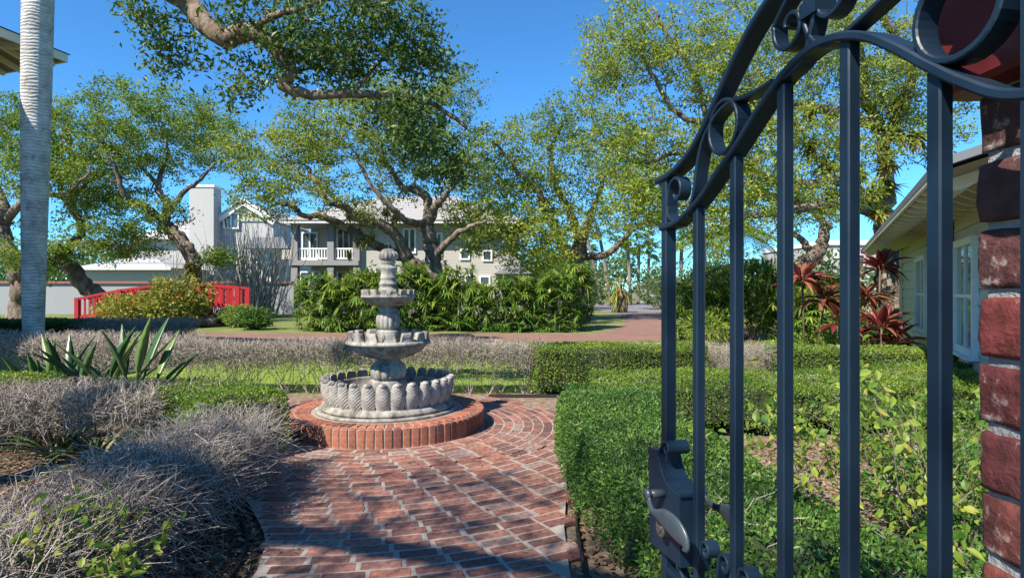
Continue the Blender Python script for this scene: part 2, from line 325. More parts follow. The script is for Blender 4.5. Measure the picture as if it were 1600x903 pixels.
for i, (x, y, a, rr) in enumerate(spots):
    V, f, me = bvars[random.randrange(8)]; a += random.uniform(-.025, .025); tz = .0112+random.uniform(0, .0025); tx, ty = random.uniform(-.008, .008), random.uniform(-.008, .008)
    if i < 296: inst('brick', me, path, (x, y, tz), (tx, ty, a), (random.uniform(.96, 1.01), random.uniform(.95, 1.02), 1))
    else:
        c_, s_ = math.cos(a), math.sin(a); rest.add(V@np.array([[c_,s_,0],[-s_,c_,0],[0,0,1]])+np.array((x, y, tz)), f, random.random())
rest.build('brick', 'path_brick_joined', path, kind='stuff')
# edging strips beside the path
def strip_wall(pts, h, t):
    mb = MB()
    for a, b in zip(pts[:-1], pts[1:]): mb.bar((a[0], a[1], h/2-.01), (b[0], b[1], h/2-.01), t, h+.02)
    return mb
strip_wall([(xl(y)-.10, y) for y in np.arange(1.3, 4.7, .12)], .045, .012).build('garden_edging', 'edging', label='dark edging strip between brick path and grey dead hedge', cat='edging')
strip_wall([(xr(y)+.10, y) for y in np.arange(1.3, 4.75, .12)], .05, .012).build('garden_edging', 'edging', label='dark edging strip between brick path and clipped green hedge', cat='edging')
strip_wall([(x, 7.8-.03*x*x) for x in np.arange(-.3, .75, .1)], .05, .012).build('garden_edging', 'edging', label='dark edging strip behind the brick circle at foot of bare hedge', cat='edging')
# mulch chips
def chips(name, n, fx, z0=.008):
    mb = MB(); P = fx(n); n = len(P); a = rng.uniform(0, 6.28, n); L = rng.uniform(.015, .05, n)/2; w = rng.uniform(.005, .014, n)/2
    D = np.stack((np.cos(a), np.sin(a), rng.uniform(-.35, .35, n)), 1); S = np.stack((-np.sin(a), np.cos(a), rng.uniform(-.3, .3, n)), 1)
    P = np.column_stack((P, z0+rng.uniform(.004, .022, n)))
    Vs = []
    for z in (-.003, .003):
        for u, v in ((-1,-1),(1,-1),(1,1),(-1,1)): Vs.append(P+D*(u*L)[:, None]+S*(v*w)[:, None]+np.array((0, 0, z)))
    b = np.arange(n)[:, None]*8
    mb.add(np.stack(Vs, 1).reshape(-1, 3), np.vstack([b+np.array([q]) for q in ((4,5,6,7),(0,1,5,4),(1,2,6,5),(2,3,7,6),(3,0,4,7))]), np.repeat(rng.random(n), 8))
    return mb.build(name, 'mulch_chip', kind='stuff', label='loose brown bark mulch chips on the garden bed', cat='mulch')
def fleft(n):
    y = rng.uniform(1.8, 6.0, n)**1; x = xl(y)-rng.random(n)**1.3*2.6-.04; k = ~((y > 4.6) & (np.hypot(x-FC[0], y-FC[1]) < CR+.1)); return np.column_stack((x, y))[k]
def fright(n):
    y = rng.uniform(1.5, 5.6, n); x = xr(y)+.05+rng.random(n)*2.6; return np.column_stack((x, y))
chips('mulch_chips', 9000, fleft); o = chips('mulch_chips', 5000, fright); o['label'] = 'loose mulch chips on sandy bed under the green hedge'

n = 420; yy = rng.uniform(2.2, 7.4, n); xx = rng.uniform(-2.6, 1.2, n); kk = (np.hypot(xx-FC[0], yy-FC[1]) > PR+.05) & (np.hypot(xx-FC[0], yy-FC[1]) < 4.2); P = np.column_stack((xx, yy, np.full(n, .037)))[kk]; n = len(P)
mb = MB(); a = rng.uniform(0, 6.28, n); leaves6(mb, P, unit(np.column_stack((np.cos(a), np.sin(a), rng.uniform(-.02, .12, n)))), rdir(n, 4), rng.uniform(.018, .04, n), .014, rng.random(n), .15, .1); mb.build('fallen_leaves', 'mulch_chip', kind='stuff', label='scattered dry brown leaves lying on the brick path', cat='leaves')
# ---------------------------------------------------------------- fountain plinth
pl = thing('fountain_plinth', 'round low brick plinth carrying the stone fountain', 'plinth', (FC[0], FC[1], 0))
MB().lathe([(0,.0),(PR-.004,.0),(PR-.004,.19),(PR-.012,.196),(.4,.2025),(0,.2025)], 72).build('mortar_core', 'mortar', pl)
V, f = brickmesh(.196, .070, .07, .006, .003); ms = [];
for k in range(4):
    V, f = brickmesh(.196, .063, .06, .005, .003); mb = MB(); mb.add(V, f); ms.append(mb.mesh('brick', 'plinth_brick'))
mt = []
for k in range(4):
    V, f = brickmesh(.150, .058, .03, .005, .003); mb = MB(); mb.add(V, f); mt.append(mb.mesh('brick', 'plinth_brick'))
nb = 78
for k in range(nb):
    a = 2*math.pi*k/nb
    o = inst('brick', random.choice(ms), pl); rr = PR-.055+random.uniform(-.002, .002)
    # soldier: long axis vertical, outer face radial
    Mx = Matrix(((0, -math.sin(a), math.cos(a)), (0, math.cos(a), math.sin(a)), (-1, 0, 0))).to_4x4()
    Mx.translation = (rr*math.cos(a), rr*math.sin(a), .101); o.matrix_local = Mx
nb = 72
for k in range(nb):
    a = 2*math.pi*(k+.5)/nb
    inst('brick', random.choice(mt), pl, (.822*math.cos(a), .822*math.sin(a), .176), (0, 0, a))
# ---------------------------------------------------------------- fountain
fo = thing('fountain', 'three tiered grey carved stone fountain on round brick plinth', 'fountain', (FC[0], FC[1], .2))
MB().lathe([(0,.0),(.705,.0),(.705,.022),(.68,.026),(0,.026)], 72).build('base_disc', 'stone', fo, True)
def fl_notch(n, z0, hi):
    def g(rr, zz, th):
        c = np.cos(n*th); sgn = np.clip((c+.25)*3, 0, 1); return rr, np.where(zz > z0, z0+(zz-z0)*(.12+.88*sgn), zz)
    return g
b1 = MB().lathe([(0,.03),(.66,.03),(.665,.05),(.65,.065),(.64,.085),(.60,.09),(.598,.235),(.58,.25),(.555,.25),(.55,.235),(.55,.09),(0,.085)], 96).build('lower_basin', 'stone', fo, True)
pm = MB(); nz, ny = 12, 9; G = []
for i in range(nz):
    t = i/(nz-1)
    for j in range(ny):
        s_ = j/(ny-1)*2-1
        wv = .068*(.84+.18*math.sin(math.pi*min(1, t*1.1)))*(1 if t < .8 else math.sqrt(max(.12, 1-((t-.8)/.28)**2)))
        out = .010+.052*math.sin(math.pi*min(.62, t*.68+.05))+(.016*max(0, (t-.78)/.22))
        x = out*(1-.62*abs(s_)**2.4)-.004
        if t > .93: x -= .012
        z = .235*t+(.0 if t < .9 else .004)
        G.append((x, s_*wv, z))
for j in range(ny):       # curled top going inwards
    s_ = j/(ny-1)*2-1; G.append((-.02, s_*.03, .238))
q = [(i*ny+j, i*ny+j+1, (i+1)*ny+j+1, (i+1)*ny+j) for i in range(nz) for j in range(ny-1)]
pm.add(np.array(G), q); pme = pm.mesh('petal', 'petal_stone', True)
for k in range(29):
    a = 2*math.pi*(k+.3)/29; inst('petal', pme, b1, (.60*math.cos(a), .60*math.sin(a), .085), (0, 0, a))
lipm = MB().lathe([(0,.022),(.02,.02),(.032,.008),(.034,-.006),(.024,-.018),(0,-.02)], 14).mesh('petal_tip', 'stone', True)
for k in range(29):
    a = 2*math.pi*(k+.3)/29; inst('petal_tip', lipm, b1, (.635*math.cos(a), .635*math.sin(a), .318), (0, .15, a), (1.05, 1.15, .9))
def fl_lobe(n, amp, z0, z1):
    def g(rr, zz, th):
        e = np.clip(np.minimum((zz-z0), (z1-zz))/((z1-z0)*.25), 0, 1); return rr*(1-amp*e*(1-np.abs(np.sin(n*th/2)))**2.0), zz
    return g
def arc(r0, r1, z0, z1, n=9, pw=1.):   # bulging profile
    return [(r0+(r1-r0)*math.sin(math.pi*k/(n-1))**pw, z0+(z1-z0)*k/(n-1)) for k in range(n)]
MB().lathe([(0,.08),(.185,.08),(.185,.27),(.178,.285),(.12,.29)]+arc(.135,.182,.29,.46,11,.6)+[(.125,.465),(.12,.48),(.12,.51)], 120, fl=fl_lobe(14, .14, .29, .46)).build('lower_pedestal', 'stone', fo, True)
def notched(prof_out, zl, zh, ro, ri, n, name, c):
    mb = MB(); mb.lathe(prof_out, 112, fl=None)
    th = np.arange(112*2)*2*math.pi/224; top = zl+(zh-zl)*np.clip((np.cos(n*th)+.6)*2.2, 0, 1)**.7
    rings = [(ro+.012, np.full(224, zl-.02)), (ro-.004, (zl+top)/2), (ro+.01, top-.006), (ro-.004, top), (ri+.004, top), (ri-.004, top-.01), (ri, np.full(224, zl-.03))]
    V = np.concatenate([np.stack((r*np.cos(th), r*np.sin(th), z), 1) for r, z in rings]); k = np.arange(224); k2 = (k+1) % 224
    mb.add(V, np.vstack([np.column_stack((i*224+k, i*224+k2, (i+1)*224+k2, (i+1)*224+k)) for i in range(len(rings)-1)]))
    return mb.build(name, 'stone', fo, True)
notched([(.10,.50),(.15,.505),(.25,.53),(.33,.575),(.375,.625),(.385,.645),(.418,.65),(.424,.665),(.415,.685),(.36,.70),(.355,.69),(.33,.66),(.2,.62),(0,.61)], .69, .775, .395, .35, 14, 'middle_basin', 0)
MB().lathe([(0,.6),(.118,.6),(.118,.77),(.112,.785),(.09,.79)]+arc(.095,.124,.795,.965,11,.6)+[(.085,.97),(.098,.98),(.098,1.0),(.085,1.01),(.085,1.04)], 96, fl=fl_lobe(14, .14, .795, .965)).build('middle_pedestal', 'stone', fo, True)
notched([(.06,1.02),(.10,1.025),(.19,1.045),(.245,1.08),(.262,1.11),(.272,1.115),(.275,1.13),(.262,1.14),(.235,1.145),(.225,1.13),(.1,1.09),(0,1.09)], 1.14, 1.195, .262, .225, 16, 'upper_basin', 0)
MB().lathe([(0,1.08),(.096,1.08),(.096,1.205),(.088,1.21),(.088,1.235),(.094,1.24),(.094,1.26),(.082,1.265),(.080,1.30),(.088,1.31),(.080,1.32),(.076,1.36),(.082,1.39),(.092,1.41),(.084,1.42),(.066,1.43),(.064,1.455),(.08,1.47),(.066,1.48)]+arc(.066,.102,1.485,1.585,9,.6)+[(.07,1.588),(.05,1.60),(.02,1.605),(0,1.606)], 96,
   fl=fl_lobe(14, .2, 1.485, 1.60)).build('finial_column', 'stone', fo, True)
MB().tube([(0,0,1.6),(.005,.0,1.64),(.0,.01,1.67)], .006, 6).build('spout', 'worn_metal', fo)

# ---------------------------------------------------------------- gate
GO = np.array((.369, 1.2)); GU = np.array((.1896, -.9815)); GN = np.array((.9815, .1896)); GS = .135
def gp(s_, z, n=0.): return np.array((GO[0]+GU[0]*s_+GN[0]*n, GO[1]+GU[1]*s_+GN[1]*n, z))
def g_px(x, y):
    k = (x-800)/F; t = (k-.30737)/(.0213+.1104*k); d = 1.2*(1-.1104*t); return t*GS, CAMZ+(451.5-y)/F*d
gate = thing('iron_gate', 'open navy blue wrought iron gate leaf with curved scroll top beside brick pillar', 'gate', (float(gp(.62, 0)[0]), float(gp(.62, 0)[1]), 0))
goff = np.array((*gp(.62, 0)[:2], 0))
def spline(P, n=8):
    P = np.asarray(P, float); Q = []
    E = np.vstack((2*P[0]-P[1], P, 2*P[-1]-P[-2]))
    for i in range(1, len(E)-2):
        for k in range(n):
            t = k/n; a, b, c, d = E[i-1], E[i], E[i+1], E[i+2]
            Q.append(.5*((2*b)+(c-a)*t+(2*a-5*b+4*c-d)*t*t+(3*b-a-3*c+d)*t**3))
    Q.append(P[-1]); return np.array(Q)
def gstrip(name, pts, wid, thk, nn=0., n=8, taper=None):
    Q = spline(pts, n) if n > 1 else np.array(pts, float); T = np.gradient(Q, axis=0); T /= np.linalg.norm(T, axis=1)[:, None]+1e-9
    Nn = np.column_stack((-T[:, 1], T[:, 0])); m = len(Q); V = []
    ch = thk*.22
    tk = np.full(m, thk) if taper is None else np.interp(np.linspace(0, 1, m), taper[0], taper[1])*thk
    prof = [(-.5, -.5, 0, 1), (-.5, .5, 0, -1)]
    ring = []
    for i in range(m):
        h = tk[i]/2; w = wid/2; c = min(ch, h*.6)
        for (a, b) in ((-h+c, -w), (h-c, -w), (h, -w+c), (h, w-c), (h-c, w), (-h+c, w), (-h, w-c), (-h, -w+c)):
            q = Q[i]+Nn[i]*a; ring.append(gp(q[0], q[1], nn+b)-goff)
    k = 8; i, j = np.meshgrid(np.arange(m-1), np.arange(k), indexing='ij'); i = i.ravel(); j = j.ravel(); j2 = (j+1) % k
    mb = MB(); mb.add(np.array(ring), np.column_stack((i*k+j, (i+1)*k+j, (i+1)*k+j2, i*k+j2)))
    mb.F.append([tuple(range(k)), tuple(range((m-1)*k, m*k))]); return mb.build(name, 'gate_paint', gate)
def scroll(c, r0, r1, a0, turns, n=26):
    return [(c[0]+(r0+(r1-r0)*k/n)*math.cos(a0+turns*2*math.pi*k/n), c[1]+(r0+(r1-r0)*k/n)*math.sin(a0+turns*2*math.pi*k/n)) for k in range(n+1)]
low = [g_px(*p_) for p_ in ((1040,357),(1068,345),(1100,313),(1130,270),(1160,228),(1190,180),(1225,130),(1255,96),(1290,70),(1330,58),(1370,60),(1415,78),(1460,102),(1520,130),(1600,150))]
low.append((low[-1][0]+.08, low[-1][1]-.01))
upp = [g_px(*p_) for p_ in ((1034,284),(1055,272),(1078,250),(1102,213),(1125,165),(1150,110),(1178,55),(1210,5),(1250,-45),(1320,-90),(1420,-110),(1560,-90))]
lowz = lambda s_: float(np.interp(s_, [q_[0] for q_ in low], [q_[1] for q_ in low]))
gstrip('arched_rail', low, .034, .012); gstrip('top_rail', upp, .036, .013)
mid = [g_px(*p_) for p_ in ((1082,338),(1092,300),(1098,255),(1108,215),(1128,180),(1150,160),(1185,147),(1215,128))]
gstrip('scroll_bar', mid, .028, .008)
for t in range(-1, 5):
    s_ = t*GS; z1 = upp[0][1] if t == -1 else lowz(s_)-.004; w_ = .025 if t == -1 else .0185
    mb = MB(); a = gp(s_, .06)-goff; b = gp(s_, z1)-goff
    rz = math.atan2(GU[1], GU[0]); mb.box((a+b)/2, (w_, w_, z1-.06), rz)
    o = mb.build('stile' if t == -1 else 'bar', 'gate_paint', gate); bv = o.modifiers.new('bevel', 'BEVEL'); bv.width = .002; bv.segments = 1
mb = MB(); a = gp(.655, .05)-goff; b = gp(.655, 1.72)-goff; mb.box((a+b)/2, (.03, .03, 1.67), math.atan2(GU[1], GU[0])); mb.build('hinge_stile', 'gate_paint', gate)
for zz in (.10, .79):
    gstrip('cross_rail', [(-GS, zz), (.655, zz)], .022, .016, n=1)
for zz in (.3, 1.3):
    mb = MB(); mb.bar(gp(.655, zz)-goff, gp(.655, zz, .06)-goff, .02, .04); mb.build('hinge', 'gate_paint', gate)
c1 = g_px(1063, 300)
gstrip('scroll', [g_px(1066, 352)]+[g_px(1050, 335)]+scroll((c1[0], c1[1]), .036, .010, R(190), -.95)[2:], .026, .007, n=3)
c2 = g_px(1139, 199); gstrip('ring', scroll(c2, .047, .047, 0, 1.0, 30), .03, .007, n=1)
c3 = g_px(1243, 42); gstrip('scroll', [g_px(1222, 132), g_px(1262, 96), g_px(1276, 50), g_px(1282, 20)], .026, .008)
gstrip('scroll', [g_px(1275,-28), g_px(1245,-8)]+scroll(c3, .042, .010, R(120), 1.15)[2:], .026, .007, n=3)
c4 = g_px(1310, -8); gstrip('scroll', [g_px(1262,25)]+[g_px(1275, 60), g_px(1300, 72), g_px(1345, 40), g_px(1400, -10), g_px(1440, -50)], .026, .008)
gstrip('scroll', scroll(c4, .030, .010, R(-160), .9), .026, .007, n=3)
cs, cz = g_px(1277, 15); mb = MB(); mb.box(gp(cs, cz)-goff, (.034, .034, .022), math.atan2(GU[1], GU[0])); mb.box(gp(cs, cz+.03)-goff, (.024, .03, .05), math.atan2(GU[1], GU[0])); mb.build('collar', 'gate_paint', gate)
c5 = g_px(1508, 18); gstrip('ring', scroll(c5, .050, .050, 0, 1.0, 32), .03, .008, n=1)
# latch
ls, lz = g_px(1056, 770); o_px = lambda x, y: g_px(x, y)
def gplate(name, poly, n0, n1, mat='gate_paint', par=None):
    mb = MB(); k = len(poly); V = [gp(a, b, n0)-goff for a, b in poly]+[gp(a, b, n1)-goff for a, b in poly]
    mb.V.append(np.array(V)); mb.T.append(np.zeros(2*k)); mb.F.append([tuple(range(k)), tuple(range(2*k-1, k-1, -1))]+[(i, i+k, (i+1) % k+k, (i+1) % k) for i in range(k)]); mb.n = 2*k
    return mb.build(name, mat, par or gate)
lp = [g_px(*p_) for p_ in ((1030,698),(1044,702),(1048,722),(1056,745),(1068,760),(1080,770),(1082,885),(1032,845))]
lk = gplate('latch_box', lp, -.026, .026)
cx = g_px(1056, 700); gstrip('latch_scroll', [g_px(1046,720), g_px(1045, 705)]+scroll(cx, .017, .005, R(180), -1.1)[2:], .05, .005, n=3)
gstrip('latch_strap', [g_px(1046,712), g_px(1050,732), g_px(1058,752), g_px(1070,767), g_px(1082,774)], .054, .005)
for sd in (-1, 1):
    h = MB(); P = [gp(ls-.004, lz, sd*.02)-goff, gp(ls-.004, lz, sd*.064)-goff]; h.tube(P, .0095, 14); h.tube([gp(ls-.004, lz, sd*.058)-goff, gp(ls-.004, lz, sd*.068)-goff], .013, 14)
    K = np.array([(-.006,.004,.009), (.008,-.012,.0075), (.032,-.020,.007), (.060,-.018,.010), (.092,-.016,.020), (.126,-.022,.024), (.150,-.034,.019), (.158,-.046,.010), (.152,-.052,.004)])
    Q = spline(K, 5); T2 = np.gradient(Q[:, :2], axis=0); T2 /= np.linalg.norm(T2, axis=1)[:, None]; ring = []
    for q, t_ in zip(Q, T2):
        for a in range(12):
            ca, sa = math.cos(a*math.pi/6), math.sin(a*math.pi/6); ring.append(gp(ls+q[0]-t_[1]*q[2]*ca, lz+q[1]+t_[0]*q[2]*ca, sd*(.062+(.0045+.1*q[2])*sa+.008*math.sin(q[0]*25)))-goff)
    m_ = len(Q); i_, j_ = np.meshgrid(np.arange(m_-1), np.arange(12), indexing='ij'); i_ = i_.ravel(); j_ = j_.ravel(); h.add(np.array(ring), np.column_stack((i_*12+j_, i_*12+(j_+1) % 12, (i_+1)*12+(j_+1) % 12, (i_+1)*12+j_)))
    h.build('lever_handle', 'worn_metal', gate, True)
lc = MB(); a_s, a_z = ls+.022, lz-.062
lc.tube([gp(a_s, a_z, -.02)-goff, gp(a_s, a_z, -.046)-goff, gp(a_s, a_z, -.048)-goff], [.019, .019, .017], 20); lc.tube([gp(a_s, a_z, -.04)-goff, gp(a_s, a_z, -.051)-goff], [.010, .009], 16)
lc.build('lock_cylinder', 'lock_brass', gate, False)
for (px, py, r0) in ((1110,860,.018), (1140,882,.020), (1172,905,.02)):
    cc = g_px(px, py); gstrip('lower_scroll', [(cc[0]-.03, cc[1]-.05), (cc[0]-.022, cc[1]-.02)]+scroll(cc, r0, .006, R(185), -1.05)[2:], .026, .006, n=3)
a, b = g_px(1058, 862), g_px(1092, 910); gstrip('brace', [a, (b[0]+.02, b[1]-.08)], .02, .010, n=1)

# ---------------------------------------------------------------- brick pillar
px0, py1 = .553, .715; pw = .42
pil = thing('brick_pillar', 'square gatepost of dark red weathered bricks with grey mortar', 'pillar', (px0+pw/2, py1-pw/2, 0))
MB().box((0, 0, 1.06), (pw-.008, pw-.008, 2.12)).build('mortar_core', 'pillar_mortar', pil)
pbm = []
for k in range(6):
    l, w, h = .203, .10, .068; nx, ny_, nz_ = 9, 6, 5; gx_ = [0,.03,.1,.25,.42,.6,.77,.9,.97,1]; gy_ = [0,.06,.3,.5,.7,.94,1]; gz_ = [0,.09,.35,.65,.91,1]; G = {}; V = []; f = []
    def vid(a, b, c):
        if (a, b, c) not in G:
            p_ = np.array((gx_[a]-.5, gy_[b]-.5, gz_[c]-.5))*np.array((l, w, h)); rad = .0055; inn = np.clip(p_, -np.array((l, w, h))/2+rad, np.array((l, w, h))/2-rad); dd = p_-inn; ln = np.linalg.norm(dd)
            if ln > 0: p_ = inn+dd/ln*rad
            G[(a, b, c)] = len(V); V.append(p_+rng.normal(0, .0007, 3)+.0008*np.sin(p_[[1, 2, 0]]*90+k))
        return G[(a, b, c)]
    for a in range(nx):
        for b in range(ny_):
            f += [(vid(a,b,nz_), vid(a+1,b,nz_), vid(a+1,b+1,nz_), vid(a,b+1,nz_)), (vid(a,b,0), vid(a,b+1,0), vid(a+1,b+1,0), vid(a+1,b,0))]
    for a in range(nx):
        for c in range(nz_):
            f += [(vid(a,0,c), vid(a+1,0,c), vid(a+1,0,c+1), vid(a,0,c+1)), (vid(a,ny_,c), vid(a,ny_,c+1), vid(a+1,ny_,c+1), vid(a+1,ny_,c))]
    for b in range(ny_):
        for c in range(nz_):
            f += [(vid(0,b,c), vid(0,b,c+1), vid(0,b+1,c+1), vid(0,b+1,c)), (vid(nx,b,c), vid(nx,b+1,c), vid(nx,b+1,c+1), vid(nx,b,c+1))]
    mb = MB(); mb.add(np.array(V), f); pbm.append(mb.mesh('brick', 'pillar_brick', True))
zc = .04; crs = 0
while zc < 1.61 or (1.72 < zc < 2.1) or 1.60 < zc < 1.73:
    if 1.61 < zc < 1.78: zc += .0775; crs += 1; continue
    e = pw/2-.05
    for sd in range(4):
        for q_ in range(2):
            off = (-.108 if q_ == 0 else .108)+(.05 if crs % 2 else -.05)
            if abs(off)+.10 > pw/2+.012: off = math.copysign(pw/2-.10, off)
            c_ = [(-e, off), (e, off), (off, -e), (off, e)][sd]
            rz = math.pi/2 if sd < 2 else 0
            pr = random.uniform(-.002, .007)
            dx = [(-pr, 0), (pr, 0), (0, -pr), (0, pr)][sd]
            inst('brick', random.choice(pbm), pil, (c_[0]+dx[0], c_[1]+dx[1], zc+random.uniform(-.003, .003)), (random.uniform(-.02,.02), random.uniform(-.02,.02), rz+random.uniform(-.02,.02)))
    zc += .0775; crs += 1
cb = MB(); cb.box((0, 0, 1.69), (pw+.075, pw+.075, .12)); o = cb.build('corbel', 'corbel_paint', pil); bv = o.modifiers.new('bevel', 'BEVEL'); bv.width = .006
MB().box((0, 0, 2.15), (pw+.12, pw+.12, .09)).build('cap', 'corbel_paint', pil)

# ---------------------------------------------------------------- hedges
def resample(pts, step=.05):
    P = np.array(pts, float); d = np.r_[0, np.cumsum(np.linalg.norm(np.diff(P, axis=0), axis=1))]; n = max(3, int(d[-1]/step)); t = np.linspace(0, d[-1], n)
    Q = np.column_stack((np.interp(t, d, P[:, 0]), np.interp(t, d, P[:, 1])))
    for _ in range(6): Q[1:-1] = (Q[:-2]+Q[2:]+2*Q[1:-1])/4
    T = np.gradient(Q, axis=0); T /= np.linalg.norm(T, axis=1)[:, None]; return Q, T, d[-1]
def hedge(label, pts, w, h, dens=5000, L=.022, mat='hedge_leaf', zb=.06, group=None, core=True, name='hedge', tb=.0, bare=.25, cat='hedge'):
    Q, T, LL = resample(pts); Nn = np.column_stack((-T[:, 1], T[:, 0])); root = thing(name, label, cat, (float(Q[len(Q)//2][0]), float(Q[len(Q)//2][1]), 0), group=group)
    off = np.array((Q[len(Q)//2][0], Q[len(Q)//2][1], 0))
    per = w+2*h; n = int(dens*LL*per); n_end = int(dens*w*h*2)
    i = rng.integers(0, len(Q), n); u = rng.uniform(0, per, n); ph = rng.uniform(0, 50)
    wob = .035*np.sin(i*.21+ph)+.03*np.sin(i*.083+ph*2)
    lat = np.where(u < h, -w/2, np.where(u > h+w, w/2, u-h-w/2)); z = np.where(u < h, u, np.where(u > h+w, per-u, h))
    # rounded shoulders and inset jitter
    ins = np.abs(rng.normal(0, .028, n)); top = (u >= h) & (u <= h+w)
    lat = np.where(top, lat, lat*(1-.10*(z/h)**4)+np.sign(lat)*(-ins+wob*.5)); z = np.where(top, z-.05*(np.abs(lat)/(w/2))**4-ins+wob*.6, z)
    lo = zb+bare*rng.random(n)**2; keep = z > lo
    P = np.column_stack((Q[i]+T[i]*rng.normal(0, .03, (n, 1))+Nn[i]*lat[:, None], z))
    on = np.where(top[:, None], np.array((0, 0, 1.)), np.column_stack((Nn[i]*np.sign(lat)[:, None], np.full(n, .25))))
    P = P[keep]; on = on[keep]
    # ends
    for e, sg in ((0, -1), (len(Q)-1, 1)):
        m_ = n_end//2; la = rng.uniform(-w/2, w/2, m_); zz = rng.uniform(zb, h, m_)
        bul = .12*np.sqrt(np.clip(1-(2*la/w)**2, 0, 1))
        P = np.vstack((P, np.column_stack((Q[e]+T[e]*(sg*(bul-np.abs(rng.normal(0, .025, m_))))[:, None]+Nn[e]*la[:, None], zz)))); on = np.vstack((on, np.tile(np.array((T[e][0]*sg, T[e][1]*sg, .3)), (m_, 1))))
    gap = np.sin(P[:, 0]*3.7+ph)*np.sin(P[:, 1]*4.3+P[:, 2]*6-ph)+.5*np.sin(P[:, 0]*11-P[:, 1]*9+P[:, 2]*8); kp = (gap < .62) | (rng.random(len(P)) < .5); P = P[kp]; on = on[kp]
    n = len(P); D = unit(on*.7+rdir(n)*.9); Nl = unit(on+rdir(n)*.9)
    cl = np.sin(P[:, 0]*7+P[:, 2]*9+ph)*np.sin(P[:, 1]*8-P[:, 2]*5)*.15+np.sin(P[:, 0]*2.3+ph)*np.sin(P[:, 1]*2.9+ph*2)*.14
    tint = np.clip(rng.normal(.42+tb, .2, n)+cl, 0, 1)
    mb = MB(); leaves(mb, P-off, D, Nl, rng.uniform(.55, 1.5, n)*L, rng.uniform(.45, .65, n)*L, tint); mb.build('foliage', mat, root)
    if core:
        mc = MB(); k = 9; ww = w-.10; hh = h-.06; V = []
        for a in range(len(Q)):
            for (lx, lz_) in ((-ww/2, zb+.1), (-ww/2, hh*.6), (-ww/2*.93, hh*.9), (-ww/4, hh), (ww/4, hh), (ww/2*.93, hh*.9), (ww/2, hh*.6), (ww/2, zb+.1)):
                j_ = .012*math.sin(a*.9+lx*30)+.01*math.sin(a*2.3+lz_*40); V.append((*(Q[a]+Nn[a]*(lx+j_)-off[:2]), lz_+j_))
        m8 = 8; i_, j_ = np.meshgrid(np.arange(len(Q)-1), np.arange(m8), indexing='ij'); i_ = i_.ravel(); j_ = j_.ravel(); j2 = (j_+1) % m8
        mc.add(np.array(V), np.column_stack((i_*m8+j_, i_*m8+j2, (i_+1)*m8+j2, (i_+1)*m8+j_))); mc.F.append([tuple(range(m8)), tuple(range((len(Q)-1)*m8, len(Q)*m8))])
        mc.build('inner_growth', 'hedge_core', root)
    stems(root, Q, T, Nn, w, h, off, int(LL*9)+8, LL)
    return root
def stems(root, Q, T, Nn, w, h, off, n, LL, r=.008, name='stems', spread=.5, mat='dead_twig', tw=6):
    A = []; B = []; Rr = []
    for _ in range(n):
        i = rng.integers(0, len(Q)); b = np.array((*(Q[i]+Nn[i]*rng.normal(0, w*.12)-off[:2]), 0.0)); nst = rng.integers(3, 6)
        for _k in range(nst):
            d = np.array((*(Nn[i]*rng.normal(0, spread)+T[i]*rng.normal(0, spread)), 1.)); d /= np.linalg.norm(d); p = b.copy(); L = h/(4*d[2]+.2); rr = r*rng.uniform(.6, 1.1)
            for s_ in range(4):
                q = p+d*L*rng.uniform(.8, 1.2); q[2] = min(q[2], h-.02); dl = float(np.dot(q[:2]+off[:2]-Q[i], Nn[i])); lim = max(.03, w/2-.07); q[:2] -= Nn[i]*(dl-max(-lim, min(lim, dl))); A.append(p); B.append(q); Rr.append(rr*(1-.18*s_)); p = q
                d = d+rng.normal(0, .28, 3); d[2] = abs(d[2])+.2; d /= np.linalg.norm(d)
                if s_ > 0:
                    for _t in range(tw//3):
                        e = q+rng.normal(0, .05, 3)+np.array((0, 0, .05)); e[2] = min(e[2], h); A.append(q); B.append(e); Rr.append(rr*.35)
    mb = MB(); twigs(mb, np.array(A), np.array(B), np.array(Rr), np.clip(rng.normal(.4, .25, len(A)), 0, 1)); mb.build(name, mat, root, kind='stuff')
